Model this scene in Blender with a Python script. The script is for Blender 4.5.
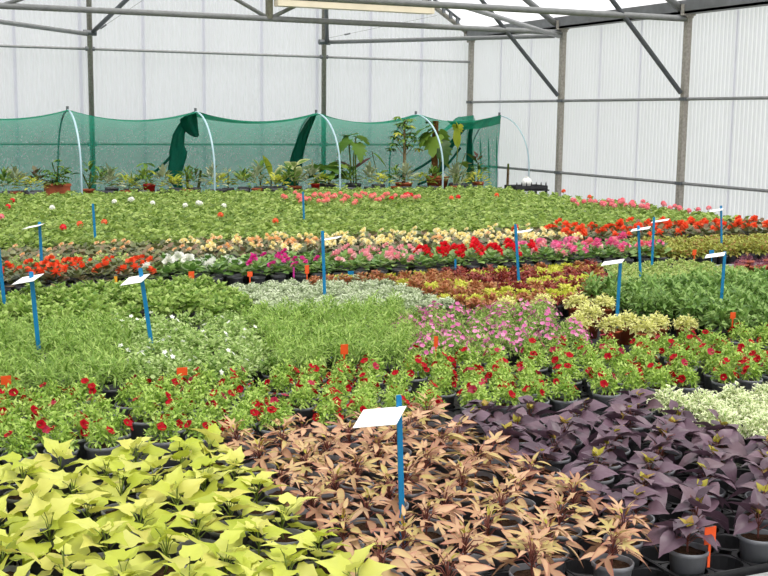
import bpy, math, random
import numpy as np
from mathutils import Matrix, Vector

# ------------------------------------------------------------------ clear
for o in list(bpy.data.objects):
    bpy.data.objects.remove(o)
SC = bpy.context.scene
COL = SC.collection
PI = math.pi

# ------------------------------------------------------------------ camera
CAM_H = 1.75
FPX, YAW, PITCH, ROLL = 1154.19, 0.424, 0.147, 0.012
f = np.array([math.sin(YAW) * math.cos(PITCH), math.cos(YAW) * math.cos(PITCH), -math.sin(PITCH)])
r = np.array([math.cos(YAW), -math.sin(YAW), 0.0])
u = np.cross(r, f)
r2 = math.cos(ROLL) * r + math.sin(ROLL) * u
u2 = -math.sin(ROLL) * r + math.cos(ROLL) * u
cam = bpy.data.cameras.new('camera')
cam.sensor_width = 36.0
cam.lens = FPX / 768.0 * 36.0
cam.clip_end = 300
cam_o = bpy.data.objects.new('camera', cam)
COL.objects.link(cam_o)
cam_o.matrix_world = Matrix(((r2[0], u2[0], -f[0], 0), (r2[1], u2[1], -f[1], 0), (r2[2], u2[2], -f[2], CAM_H), (0, 0, 0, 1)))
SC.camera = cam_o


def project(x, y, z):
    p = np.array([x, y, z - CAM_H])
    d = p @ f
    if d < 0.2:
        return -9999, -9999
    return 384 + FPX * (p @ r2) / d, 288 - FPX * (p @ u2) / d


def in_view(x, y, z=0.66, step=0.35):
    """is a plant here inside the photograph, or would it be from a step to either side"""
    for dx in (-step, 0, step):
        px, py = project(x + dx, y, z)
        if -25 < px < 793 and -40 < py < 640:
            return True
    return False


# ------------------------------------------------------------------ world, sun, exposure
W = bpy.data.worlds.new('overcast_sky')
SC.world = W
W.use_nodes = True
bg = W.node_tree.nodes['Background']
bg.inputs['Color'].default_value = (0.965, 0.965, 1.0, 1)
bg.inputs['Strength'].default_value = 1.15
sun = bpy.data.lights.new('sun', 'SUN')
sun.energy = 4.2
sun.angle = math.radians(35)
sun.color = (1.0, 0.96, 0.88)
sun_o = bpy.data.objects.new('sun', sun)
COL.objects.link(sun_o)
sun_o.rotation_euler = (math.radians(20), math.radians(8), 0)
vs = SC.view_settings
vs.view_transform = 'Standard'
vs.look = 'None'
vs.exposure = 0.35
vs.gamma = 1.0
vs.use_curve_mapping = False


# ------------------------------------------------------------------ colour / material helpers
def lin(c):
    out = []
    for v in c[:3]:
        v = v / 255.0
        out.append(v / 12.92 if v <= 0.04045 else ((v + 0.055) / 1.055) ** 2.4)
    return (*out, 1.0)


def new_mat(name):
    m = bpy.data.materials.new(name)
    m.use_nodes = True
    nt = m.node_tree
    nt.nodes.clear()
    out = nt.nodes.new('ShaderNodeOutputMaterial')
    return m, nt, out


def principled(nt, rough=0.5, spec=0.4, metal=0.0):
    p = nt.nodes.new('ShaderNodeBsdfPrincipled')
    p.inputs['Roughness'].default_value = rough
    p.inputs['Specular IOR Level'].default_value = spec
    p.inputs['Metallic'].default_value = metal
    return p


def plain(name, col, rough=0.5, spec=0.4, metal=0.0, noise=0.12, nscale=20.0, bump=0.0):
    """plain colour with a procedural mottling"""
    m, nt, out = new_mat(name)
    p = principled(nt, rough, spec, metal)
    tc = nt.nodes.new('ShaderNodeTexCoord')
    nz = nt.nodes.new('ShaderNodeTexNoise')
    nz.inputs['Scale'].default_value = nscale
    nz.inputs['Detail'].default_value = 4
    nt.links.new(tc.outputs['Object'], nz.inputs['Vector'])
    rp = nt.nodes.new('ShaderNodeValToRGB')
    c = lin(col)
    rp.color_ramp.elements[0].position = 0.3
    rp.color_ramp.elements[1].position = 0.7
    rp.color_ramp.elements[0].color = (*[v * (1 - noise) for v in c[:3]], 1)
    rp.color_ramp.elements[1].color = (*[min(1, v * (1 + noise)) for v in c[:3]], 1)
    nt.links.new(nz.outputs['Fac'], rp.inputs['Fac'])
    nt.links.new(rp.outputs['Color'], p.inputs['Base Color'])
    if bump > 0:
        b = nt.nodes.new('ShaderNodeBump')
        b.inputs['Strength'].default_value = bump
        b.inputs['Distance'].default_value = 0.01
        nt.links.new(nz.outputs['Fac'], b.inputs['Height'])
        nt.links.new(b.outputs['Normal'], p.inputs['Normal'])
    nt.links.new(p.outputs['BSDF'], out.inputs['Surface'])
    return m


def leaf_mat(name, cols, rim=None, rim_lo=0.45, rim_hi=0.75, rough=0.5, spec=0.3, trans=0.3, vary=0.25, rim_noise=0.35):
    """leaf or petal: colour by leaf (attribute rnd), an optional edge colour (attribute rim), light passing through"""
    m, nt, out = new_mat(name)
    N, L = nt.nodes, nt.links
    at = N.new('ShaderNodeAttribute'); at.attribute_name = 'rnd'
    oi = N.new('ShaderNodeObjectInfo')
    mm = N.new('ShaderNodeMath'); mm.operation = 'MULTIPLY_ADD'; mm.inputs[1].default_value = vary; mm.inputs[2].default_value = -vary / 2
    L.new(oi.outputs['Random'], mm.inputs[0])
    ad = N.new('ShaderNodeMath'); ad.operation = 'ADD'; ad.use_clamp = True
    L.new(at.outputs['Fac'], ad.inputs[0]); L.new(mm.outputs[0], ad.inputs[1])
    rp = N.new('ShaderNodeValToRGB')
    els = rp.color_ramp.elements
    while len(els) < len(cols):
        els.new(0.5)
    for i, c in enumerate(cols):
        els[i].position = i / max(1, len(cols) - 1)
        els[i].color = lin(c)
    L.new(ad.outputs[0], rp.inputs['Fac'])
    col = rp.outputs['Color']
    if rim:
        ar = N.new('ShaderNodeAttribute'); ar.attribute_name = 'rim'
        tc = N.new('ShaderNodeTexCoord')
        nz = N.new('ShaderNodeTexNoise'); nz.inputs['Scale'].default_value = 90; nz.inputs['Detail'].default_value = 2
        L.new(tc.outputs['Object'], nz.inputs['Vector'])
        na = N.new('ShaderNodeMath'); na.operation = 'MULTIPLY_ADD'; na.inputs[1].default_value = rim_noise; na.inputs[2].default_value = -rim_noise / 2
        L.new(nz.outputs['Fac'], na.inputs[0])
        nb = N.new('ShaderNodeMath'); nb.operation = 'ADD'
        L.new(na.outputs[0], nb.inputs[0]); L.new(ar.outputs['Fac'], nb.inputs[1])
        mr = N.new('ShaderNodeMapRange'); mr.inputs['From Min'].default_value = rim_lo; mr.inputs['From Max'].default_value = rim_hi
        L.new(nb.outputs[0], mr.inputs['Value'])
        mx = N.new('ShaderNodeMix'); mx.data_type = 'RGBA'
        L.new(mr.outputs['Result'], mx.inputs['Factor'])
        L.new(col, mx.inputs['A']); mx.inputs['B'].default_value = lin(rim)
        col = mx.outputs['Result']
    p = principled(nt, rough, spec)
    L.new(col, p.inputs['Base Color'])
    if trans > 0:
        t = N.new('ShaderNodeBsdfTranslucent')
        L.new(col, t.inputs['Color'])
        ms = N.new('ShaderNodeMixShader'); ms.inputs[0].default_value = trans
        L.new(p.outputs['BSDF'], ms.inputs[1]); L.new(t.outputs['BSDF'], ms.inputs[2])
        L.new(ms.outputs[0], out.inputs['Surface'])
    else:
        L.new(p.outputs['BSDF'], out.inputs['Surface'])
    return m


def sheet_mat(name, col, translucent, transparent, rough=0.35):
    """milky corrugated plastic sheet: part of the daylight scatters through it"""
    m, nt, out = new_mat(name)
    N, L = nt.nodes, nt.links
    tc = N.new('ShaderNodeTexCoord')
    nz = N.new('ShaderNodeTexNoise'); nz.inputs['Scale'].default_value = 1.3; nz.inputs['Detail'].default_value = 5
    mp = N.new('ShaderNodeMapping'); mp.inputs['Scale'].default_value = (1, 1, 0.35)
    L.new(tc.outputs['Object'], mp.inputs['Vector']); L.new(mp.outputs['Vector'], nz.inputs['Vector'])
    rp = N.new('ShaderNodeValToRGB')
    c = lin(col)
    rp.color_ramp.elements[0].position = 0.25; rp.color_ramp.elements[1].position = 0.65
    rp.color_ramp.elements[0].color = (*[v * 0.93 for v in c[:3]], 1)
    rp.color_ramp.elements[1].color = c
    L.new(nz.outputs['Fac'], rp.inputs['Fac'])
    p = principled(nt, rough, 0.4)
    L.new(rp.outputs['Color'], p.inputs['Base Color'])
    t = N.new('ShaderNodeBsdfTranslucent'); L.new(rp.outputs['Color'], t.inputs['Color'])
    a = N.new('ShaderNodeMixShader'); a.inputs[0].default_value = translucent
    L.new(p.outputs['BSDF'], a.inputs[1]); L.new(t.outputs['BSDF'], a.inputs[2])
    tr = N.new('ShaderNodeBsdfTransparent')
    tr.inputs['Color'].default_value = (0.97, 0.98, 0.98, 1)
    b = N.new('ShaderNodeMixShader'); b.inputs[0].default_value = transparent
    L.new(a.outputs[0], b.inputs[1]); L.new(tr.outputs['BSDF'], b.inputs[2])
    L.new(b.outputs[0], out.inputs['Surface'])
    return m


def net_mat(name, col, cover):
    """knitted shade net: fine weave of green thread with open gaps"""
    m, nt, out = new_mat(name)
    N, L = nt.nodes, nt.links
    tc = N.new('ShaderNodeTexCoord')
    nz = N.new('ShaderNodeTexNoise'); nz.inputs['Scale'].default_value = 55; nz.inputs['Detail'].default_value = 3
    mp = N.new('ShaderNodeMapping'); mp.inputs['Scale'].default_value = (1, 1, 0.5)
    L.new(tc.outputs['Object'], mp.inputs['Vector']); L.new(mp.outputs['Vector'], nz.inputs['Vector'])
    mr = N.new('ShaderNodeMapRange')
    mr.inputs['From Min'].default_value = 0.3; mr.inputs['From Max'].default_value = 0.7
    mr.inputs['To Min'].default_value = cover - 0.13; mr.inputs['To Max'].default_value = min(1, cover + 0.13)
    L.new(nz.outputs['Fac'], mr.inputs['Value'])
    p = principled(nt, 0.6, 0.2)
    p.inputs['Base Color'].default_value = lin(col)
    t = N.new('ShaderNodeBsdfTranslucent'); t.inputs['Color'].default_value = lin(col)
    a = N.new('ShaderNodeMixShader'); a.inputs[0].default_value = 0.55
    L.new(p.outputs['BSDF'], a.inputs[1]); L.new(t.outputs['BSDF'], a.inputs[2])
    tr = N.new('ShaderNodeBsdfTransparent')
    b = N.new('ShaderNodeMixShader')
    L.new(mr.outputs['Result'], b.inputs[0])
    L.new(tr.outputs['BSDF'], b.inputs[1]); L.new(a.outputs[0], b.inputs[2])
    L.new(b.outputs[0], out.inputs['Surface'])
    return m


MT = dict(
    wall=sheet_mat('corrugated_white_plastic', (237, 236, 244), 0.82, 0.0),
    roof=sheet_mat('milky_roof_film', (248, 247, 249), 0.75, 0.6),
    galv=plain('galvanised_steel', (158, 153, 144), 0.5, 0.4, 0.0, 0.22, 30),
    tube=plain('steel_tube', (134, 136, 136), 0.45, 0.45, 0.0, 0.12, 15),
    dark_tube=plain('dark_steel', (98, 102, 106), 0.5, 0.4, 0.0, 0.15, 15),
    gutter=plain('gutter_steel', (106, 108, 110), 0.5, 0.4, 0.0, 0.2, 6),
    cream=plain('cream_painted_sheet', (225, 214, 190), 0.5, 0.4, 0, 0.06, 4),
    brown=plain('brown_edge', (120, 95, 70), 0.6, 0.3, 0, 0.1, 8),
    floor=plain('packed_gravel', (96, 90, 82), 0.9, 0.2, 0, 0.25, 12, 0.4),
    grass=plain('outside_grass', (96, 112, 70), 0.9, 0.2, 0, 0.25, 3),
    fabric=plain('black_ground_fabric', (38, 38, 40), 0.85, 0.2, 0, 0.2, 60, 0.2),
    alu=plain('bench_aluminium', (185, 188, 188), 0.4, 0.5, 0.4, 0.08, 20),
    tray=plain('black_tray_plastic', (36, 36, 39), 0.42, 0.5, 0, 0.2, 30),
    pot=plain('grey_pot_plastic', (120, 122, 128), 0.45, 0.45, 0, 0.08, 25),
    potdark=plain('dark_grey_pot_plastic', (92, 93, 98), 0.45, 0.45, 0, 0.08, 25),
    terra=plain('terracotta_plastic', (178, 92, 58), 0.55, 0.35, 0, 0.1, 25),
    redpot=plain('red_pot_plastic', (190, 40, 34), 0.45, 0.4, 0, 0.06, 20),
    soil=plain('potting_soil', (66, 48, 36), 0.95, 0.1, 0, 0.5, 120, 0.8),
    stake=plain('blue_stake_plastic', (14, 122, 176), 0.4, 0.4, 0, 0.06, 30),
    card=plain('white_card', (247, 247, 246), 0.5, 0.3, 0, 0.02, 30),
    orange=plain('orange_tag_plastic', (243, 92, 40), 0.4, 0.4, 0, 0.04, 30),
    yellowtag=plain('yellow_tag_plastic', (240, 168, 40), 0.4, 0.4, 0, 0.04, 30),
    magtag=plain('magenta_tag_plastic', (190, 50, 140), 0.4, 0.4, 0, 0.04, 30),
    hoop=plain('pale_hoop_pipe', (172, 202, 210), 0.35, 0.5, 0, 0.05, 12),
    white=plain('white_plastic', (232, 232, 228), 0.4, 0.4, 0, 0.04, 20),
    bark=plain('pale_bark', (150, 128, 96), 0.85, 0.2, 0, 0.3, 40, 0.5),
    coir=plain('coir_moss_pole', (132, 92, 58), 0.95, 0.1, 0, 0.35, 60, 0.8),
    stem=plain('green_stem', (116, 134, 58), 0.6, 0.3, 0, 0.2, 30),
    stemred=plain('reddish_stem', (120, 70, 62), 0.6, 0.3, 0, 0.2, 30),
    net=net_mat('green_shade_net', (40, 148, 120), 0.74),
    net2=net_mat('green_shade_net_folded', (12, 118, 96), 0.92),
    nettop=net_mat('green_shade_net_band', (16, 146, 112), 0.9),
)
LM = dict(
    lime=leaf_mat('lime_vine_leaf', [(170, 184, 58), (196, 204, 82), (218, 220, 120), (206, 198, 96)], trans=0.35, rough=0.45),
    bronze=leaf_mat('bronze_vine_leaf', [(142, 100, 80), (190, 150, 116), (208, 174, 138), (186, 172, 104), (202, 154, 132)], trans=0.25, rim=(168, 96, 88), rim_lo=0.75, rim_hi=1.1),
    purple=leaf_mat('purple_vine_leaf', [(70, 54, 64), (92, 70, 84), (108, 84, 98), (100, 80, 84)], trans=0.15, rough=0.4, spec=0.4),
    olive=leaf_mat('olive_young_leaf', [(150, 140, 52), (176, 168, 60), (160, 120, 70)], trans=0.3),
    calib=leaf_mat('calibrachoa_leaf', [(110, 146, 52), (148, 182, 72), (178, 206, 100), (194, 216, 122)], trans=0.35),
    green=leaf_mat('mid_green_leaf', [(88, 124, 48), (128, 160, 68), (160, 186, 96), (180, 200, 118)], trans=0.35),
    bacopa=leaf_mat('soft_green_leaf', [(102, 136, 58), (146, 176, 90), (178, 200, 124), (194, 212, 150)], trans=0.35),
    grassy=leaf_mat('narrow_green_leaf', [(104, 138, 54), (136, 170, 74), (162, 190, 98), (176, 200, 112)], trans=0.35),
    silver=leaf_mat('silver_green_leaf', [(140, 156, 116), (176, 190, 150), (200, 210, 178), (214, 220, 196)], trans=0.25),
    colred=leaf_mat('red_coleus_leaf', [(92, 30, 34), (132, 46, 46), (160, 70, 60), (150, 96, 66)], trans=0.25, rim=(150, 140, 60), rim_lo=0.95, rim_hi=1.25),
    colyel=leaf_mat('yellow_coleus_leaf', [(172, 178, 50), (204, 206, 80), (222, 220, 110)], trans=0.35),
    colmix=leaf_mat('russet_coleus_leaf', [(150, 84, 58), (176, 110, 76), (160, 126, 70)], trans=0.25, rim=(172, 168, 80), rim_lo=0.8, rim_hi=1.1),
    cream=leaf_mat('cream_variegated_leaf', [(188, 194, 98), (212, 214, 128), (224, 222, 142)], rim=(236, 232, 168), rim_lo=0.4, rim_hi=0.9, trans=0.3),
    varie=leaf_mat('white_edged_leaf', [(120, 154, 74), (146, 178, 92), (160, 190, 106)], rim=(236, 238, 202), rim_lo=0.25, rim_hi=0.6, trans=0.3, rim_noise=0.6),
    dgreen=leaf_mat('dark_green_leaf', [(76, 110, 48), (104, 140, 64), (132, 164, 84), (152, 180, 106)], trans=0.28),
    light=leaf_mat('pale_green_leaf', [(132, 160, 78), (164, 186, 104), (186, 204, 128), (178, 180, 110)], trans=0.35),
    russet=leaf_mat('yellow_russet_leaf', [(128, 128, 54), (160, 162, 76), (178, 190, 94), (158, 108, 66)], trans=0.3),
    beggreen=leaf_mat('begonia_green_leaf', [(76, 112, 50), (104, 142, 66), (130, 164, 84), (152, 180, 104)], trans=0.25, rough=0.35, spec=0.45),
    begdark=leaf_mat('begonia_dark_leaf', [(68, 78, 44), (92, 102, 58), (118, 124, 76), (126, 100, 76)], trans=0.2, rough=0.35, spec=0.45),
    geran=leaf_mat('geranium_leaf', [(100, 128, 54), (134, 158, 74), (160, 182, 96), (176, 194, 114)], trans=0.35),
    heather=leaf_mat('plum_heather_leaf', [(120, 62, 84), (150, 84, 108), (160, 110, 118)], trans=0.2),
    trop=leaf_mat('tropical_leaf', [(58, 90, 34), (84, 120, 46), (112, 146, 58), (130, 150, 58)], trans=0.3, rough=0.4),
    tropy=leaf_mat('yellow_tropical_leaf', [(150, 168, 52), (182, 192, 66), (206, 204, 84)], trans=0.35),
    tropv=leaf_mat('striped_tropical_leaf', [(96, 126, 58), (120, 146, 72), (132, 152, 84)], rim=(206, 208, 150), rim_lo=0.5, rim_hi=0.9, trans=0.3),
    tropg=leaf_mat('grey_green_leaf', [(126, 140, 104), (154, 164, 126), (176, 182, 148)], trans=0.25),
    tropd=leaf_mat('dusky_leaf', [(92, 60, 56), (104, 92, 62), (96, 110, 66)], trans=0.2),
    f_red=leaf_mat('crimson_petal', [(118, 2, 14), (150, 4, 22), (172, 10, 30)], rim=(168, 8, 26), rim_lo=0.3, rim_hi=0.7, trans=0.25, spec=0.1),
    f_crim=leaf_mat('dark_magenta_petal', [(128, 12, 40), (160, 20, 56), (180, 40, 70)], trans=0.25),
    f_scarlet=leaf_mat('scarlet_petal', [(208, 16, 34), (230, 24, 44), (238, 50, 62)], trans=0.3),
    f_orange=leaf_mat('orange_petal', [(232, 74, 36), (246, 100, 58), (250, 128, 86)], trans=0.3),
    f_salmon=leaf_mat('salmon_petal', [(232, 104, 98), (242, 132, 124), (246, 160, 150)], trans=0.3),
    f_white=leaf_mat('white_petal', [(236, 236, 226), (248, 248, 242), (252, 250, 246)], trans=0.3),
    f_magenta=leaf_mat('magenta_petal', [(204, 24, 130), (224, 44, 150), (236, 84, 170)], trans=0.3),
    f_pink=leaf_mat('pale_pink_petal', [(240, 148, 160), (248, 178, 186), (250, 204, 206)], trans=0.3),
    f_rose=leaf_mat('rose_pink_petal', [(232, 92, 150), (242, 120, 172), (246, 150, 190)], trans=0.3),
    f_coral=leaf_mat('coral_pink_petal', [(236, 100, 118), (244, 128, 140), (246, 150, 160)], trans=0.3),
    f_lilac=leaf_mat('orchid_pink_petal', [(206, 100, 160), (224, 130, 182), (234, 160, 200)], trans=0.3),
    f_yellow=leaf_mat('soft_yellow_petal', [(246, 226, 140), (250, 236, 176), (252, 244, 208)], trans=0.3),
    f_peach=leaf_mat('peach_petal', [(244, 186, 120), (248, 204, 150), (250, 220, 180)], trans=0.3),
    f_blue=leaf_mat('violet_blue_petal', [(116, 126, 200), (140, 148, 214)], trans=0.3),
)


# ------------------------------------------------------------------ geometry helpers
class Geo:
    def __init__(s):
        s.V, s.F, s.A, s.B, s.M, s.n = [], [], [], [], [], 0

    def add(s, V, F, rnd=0.5, rim=None, mi=0):
        V = np.asarray(V, float); F = np.asarray(F, int)
        s.V.append(V); s.F.append(F + s.n)
        s.A.append(np.full(len(V), rnd) if np.isscalar(rnd) else np.asarray(rnd, float))
        s.B.append(np.zeros(len(V)) if rim is None else np.asarray(rim, float))
        s.M.append(np.full(len(F), mi, int)); s.n += len(V)
        return s

    def addvf(s, vf, **k):
        return s.add(vf[0], vf[1], **k)

    def mesh(s, name, mats, smooth=True):
        V = np.concatenate(s.V); F = np.concatenate(s.F)
        me = bpy.data.meshes.new(name)
        me.vertices.add(len(V)); me.vertices.foreach_set('co', V.astype(np.float32).ravel())
        me.loops.add(len(F) * 3); me.loops.foreach_set('vertex_index', F.astype(np.int32).ravel())
        me.polygons.add(len(F))
        me.polygons.foreach_set('loop_start', np.arange(0, len(F) * 3, 3, dtype=np.int32))
        me.polygons.foreach_set('material_index', np.concatenate(s.M).astype(np.int32))
        me.polygons.foreach_set('use_smooth', np.full(len(F), smooth, bool))
        for m in (mats if isinstance(mats, (list, tuple)) else [mats]):
            me.materials.append(m)
        a = me.attributes.new('rnd', 'FLOAT', 'POINT'); a.data.foreach_set('value', np.concatenate(s.A).astype(np.float32))
        a = me.attributes.new('rim', 'FLOAT', 'POINT'); a.data.foreach_set('value', np.concatenate(s.B).astype(np.float32))
        me.update(calc_edges=True)
        return me


def box(x0, x1, y0, y1, z0, z1):
    V = [(x, y, z) for z in (z0, z1) for y in (y0, y1) for x in (x0, x1)]
    Q = [(0, 2, 3, 1), (4, 5, 7, 6), (0, 1, 5, 4), (2, 6, 7, 3), (0, 4, 6, 2), (1, 3, 7, 5)]
    return np.array(V, float), tris(Q)


def tris(Q):
    F = []
    for q in Q:
        for i in range(1, len(q) - 1):
            F.append((q[0], q[i], q[i + 1]))
    return np.array(F, int)


def tube(pts, rad, seg=8, cap=True):
    pts = [np.array(p, float) for p in pts]
    n = len(pts)
    rad = [rad] * n if np.isscalar(rad) else rad
    V, Q = [], []
    for i in range(n):
        t = pts[min(i + 1, n - 1)] - pts[max(i - 1, 0)]
        t /= np.linalg.norm(t) + 1e-9
        a = np.array([0, 0, 1.0]) if abs(t[2]) < 0.9 else np.array([1.0, 0, 0])
        e1 = np.cross(t, a); e1 /= np.linalg.norm(e1); e2 = np.cross(t, e1)
        for k in range(seg):
            th = 2 * PI * k / seg
            V.append(pts[i] + rad[i] * (math.cos(th) * e1 + math.sin(th) * e2))
    for i in range(n - 1):
        for k in range(seg):
            k2 = (k + 1) % seg
            Q.append((i * seg + k, (i + 1) * seg + k, (i + 1) * seg + k2, i * seg + k2))
    F = list(tris(Q))
    if cap:
        for b in (0, (n - 1) * seg):
            for k in range(1, seg - 1):
                F.append((b, b + k, b + k + 1))
    return np.array(V), np.array(F, int)


def lathe(prof, seg=20):
    V, Q = [], []
    for (rr, z) in prof:
        for k in range(seg):
            th = 2 * PI * k / seg
            V.append((rr * math.cos(th), rr * math.sin(th), z))
    for i in range(len(prof) - 1):
        for k in range(seg):
            k2 = (k + 1) % seg
            Q.append((i * seg + k, i * seg + k2, (i + 1) * seg + k2, (i + 1) * seg + k))
    return np.array(V), tris(Q)


def merge(*vfs):
    V, F, n = [], [], 0
    for v, fa in vfs:
        V.append(v); F.append(np.asarray(fa) + n); n += len(v)
    return np.concatenate(V), np.concatenate(F)


# ---- leaves: x is the length (0..1), z is the upper side
def leaf_fan(half, c=0.12, fold=0.12, droop=0.25, ring=0.55, wave=0.0):
    out = [(x, y) for x, y in half] + [(x, -y) for x, y in half[::-1] if abs(y) > 1e-6]
    n = len(out)
    V = [(c, 0.0)] + [(c + (x - c) * ring, y * ring) for x, y in out] + out
    rim = [0.0] + [ring] * n + [1.0] * n
    F = []
    for i in range(n):
        j = (i + 1) % n
        F += [(0, 1 + i, 1 + j), (1 + i, 1 + n + i, 1 + n + j), (1 + i, 1 + n + j, 1 + j)]
    V3 = []
    for i, (x, y) in enumerate(V):
        z = fold * abs(y) - droop * max(0, x) ** 2 + wave * math.sin(i * 2.4) * rim[i]
        V3.append((x, y, z))
    return np.array(V3), np.array(F, int), np.array(rim)


def leaf_simple(w, droop=0.2, fold=0.25, wide=0.5):
    V = np.array([(0, 0, 0), (wide, w / 2, fold * w / 2 - droop * wide ** 2), (wide, 0, -droop * wide ** 2), (wide, -w / 2, fold * w / 2 - droop * wide ** 2), (1, 0, -droop)])
    F = np.array([(0, 2, 1), (0, 3, 2), (1, 2, 4), (2, 3, 4)])
    return V, F, np.array([0.3, 1, 0, 1, 0.9])


def leaf_round(n=9, cup=0.12, notch=True, wave=0.05):
    V = [(0.38, 0, 0)]
    for k in range(n):
        th = 2 * PI * k / n
        rr = 0.55
        if notch and k == n // 2:
            rr = 0.36
        V.append((0.38 + rr * math.cos(th), rr * math.sin(th), cup * (1 if k % 2 else 0.55) - 0.16 * max(0, math.cos(th)) + wave * math.sin(3 * th)))
    F = [(0, 1 + k, 1 + (k + 1) % n) for k in range(n)]
    return np.array(V), np.array(F), np.array([0.0] + [1.0] * n)


LIME = [leaf_fan([(1, 0), (.78, .11), (.58, .21), (.43, .36), (.26, .52), (.1, .46), (-.08, .50), (-.23, .38), (-.22, .16), (-.02, .02)], fold=fo, droop=dr, wave=.03)
        for fo, dr in ((.25, .3), (.1, .45), (.35, .18))]
HEART = [leaf_fan([(1, 0), (.82, .10), (.6, .26), (.35, .42), (.08, .50), (-.15, .46), (-.28, .3), (-.25, .14), (-.05, .02)], fold=fo, droop=dr, wave=.025)
         for fo, dr in ((.2, .3), (.08, .42), (.3, .2))]
LANCE = [leaf_fan([(1, 0), (.72, .10), (.42, .13), (.2, .1), (.34, .34), (.42, .5), (.22, .42), (.03, .2), (-.16, .3), (-.2, .2), (-.05, .03)], fold=fo, droop=dr, wave=.02)
         for fo, dr in ((.2, .35), (.1, .5))] + [leaf_fan([(1, 0), (.75, .09), (.45, .15), (.2, .14), (.04, .05)], c=.3, fold=.3, droop=.4), leaf_fan([(1, 0), (.75, .1), (.45, .17), (.2, .15), (.04, .05)], c=.3, fold=.2, droop=.2)]
OVAL = [leaf_simple(.42, .2), leaf_simple(.5, .1), leaf_simple(.36, .3)]
NARROW = [leaf_simple(.2, .25, .2, .4), leaf_simple(.16, .35, .2, .4)]
BROAD = [leaf_simple(.62, .25, .2, .45), leaf_simple(.7, .15, .3, .42)]
ROUND = [leaf_round(), leaf_round(9, .2, True, .08)]
BEGL = [leaf_round(8, .1, False, .06), leaf_fan([(1, 0), (.6, .34), (.2, .42), (-.12, .28), (-.1, .05)], droop=.3, fold=.15)]


def unit(v):
    v = np.asarray(v, float)
    return v / (np.linalg.norm(v) + 1e-9)


def frame(d, roll=0.0):
    """rotation with x along d and z as far up as possible"""
    d = unit(d)
    up = np.array([0, 0, 1.0]) if abs(d[2]) < 0.97 else np.array([1.0, 0, 0])
    y = unit(np.cross(up, d)); z = np.cross(d, y)
    c, s = math.cos(roll), math.sin(roll)
    y2 = c * y + s * z; z2 = -s * y + c * z
    return np.column_stack([d, y2, z2])


def put(g, tpl, pos, d, size, roll=0.0, rnd=0.5, mi=0):
    V, F, rim = tpl
    R_ = frame(d, roll)
    g.add(V * size @ R_.T + np.asarray(pos), F, rnd, rim, mi)


def dirv(az, el):
    return np.array([math.cos(az) * math.cos(el), math.sin(az) * math.cos(el), math.sin(el)])


def shoots(g, rng, n, R_, H, z0, leaves, per, size, spread=(.75, 1.0), mi=0, el=(0.15, 1.25), tip=True):
    """bushy plant: shoots from the soil, each with a tuft of leaves along its outer part"""
    tips = []
    for i in range(n):
        az = 2.39996 * i + rng.uniform(-.3, .3)
        q = math.sqrt((i + .5) / n)
        rr = R_ * q * rng.uniform(*spread)
        h = H * (1 - .62 * q * q) * rng.uniform(.8, 1.1)
        tipp = np.array([rr * math.cos(az), rr * math.sin(az), z0 + h])
        base = np.array([tipp[0] * .3, tipp[1] * .3, z0])
        e = el[1] + (el[0] - el[1]) * q
        sd = dirv(az, e)
        for k in range(per):
            t = 1 - .62 * k / per * rng.uniform(.8, 1.2)
            p = base + (tipp - base) * t
            a2 = k * 2.39996 + rng.uniform(-.4, .4)
            side = frame(sd) @ np.array([.55 if k > 1 else .9, math.cos(a2), math.sin(a2)])
            put(g, leaves[rng.integers(len(leaves))], p, side + np.array([0, 0, .15]), size * rng.uniform(.75, 1.2) * (.8 if k < 2 else 1), rng.uniform(-.5, .5), rng.uniform(0, 1), mi)
        tips.append((tipp, sd))
    return tips


def rosette(g, rng, n, R_, H, z0, leaves, size, mi=0, top=.9, low=.0):
    """leaves spreading on stalks from the crown"""
    out = []
    for i in range(n):
        az = 2.39996 * i + rng.uniform(-.35, .35)
        q = (i + .4) / n
        rr = R_ * q ** .7 * rng.uniform(.7, 1.05)
        p = np.array([rr * math.cos(az), rr * math.sin(az), z0 + H * (1 - .75 * q) * rng.uniform(.85, 1.15)])
        el = top + (low - top) * q + rng.uniform(-.2, .2)
        put(g, leaves[rng.integers(len(leaves))], p, dirv(az, el), size * (.65 + .45 * q) * rng.uniform(.85, 1.15), rng.uniform(-.3, .3), rng.uniform(0, 1), mi)
        out.append((p, dirv(az, el)))
    return out


# ---- flowers
def trumpet(seg=15):
    V = [(0, 0, -.35)]
    rim = [0.0]
    for ring, (rr, z) in enumerate(((.3, -.02), (1.0, .08))):
        for k in range(seg):
            th = 2 * PI * k / seg
            q = rr * (1 - (.14 if ring else 0) * (0.5 + 0.5 * math.cos(5 * th + PI)))
            V.append((q * math.cos(th), q * math.sin(th), z + (.07 * math.cos(5 * th) if ring else 0)))
            rim.append(.35 if ring == 0 else 1)
    F = [(0, 1 + k, 1 + (k + 1) % seg) for k in range(seg)]
    for k in range(seg):
        j = (k + 1) % seg
        F += [(1 + k, 1 + seg + k, 1 + seg + j), (1 + k, 1 + seg + j, 1 + j)]
    return np.array(V), np.array(F), np.array(rim)


PETAL = leaf_fan([(1, 0), (.92, .25), (.7, .4), (.4, .38), (.12, .16), (0, .03)], c=.5, fold=.1, droop=-.15, wave=.05)


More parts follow.
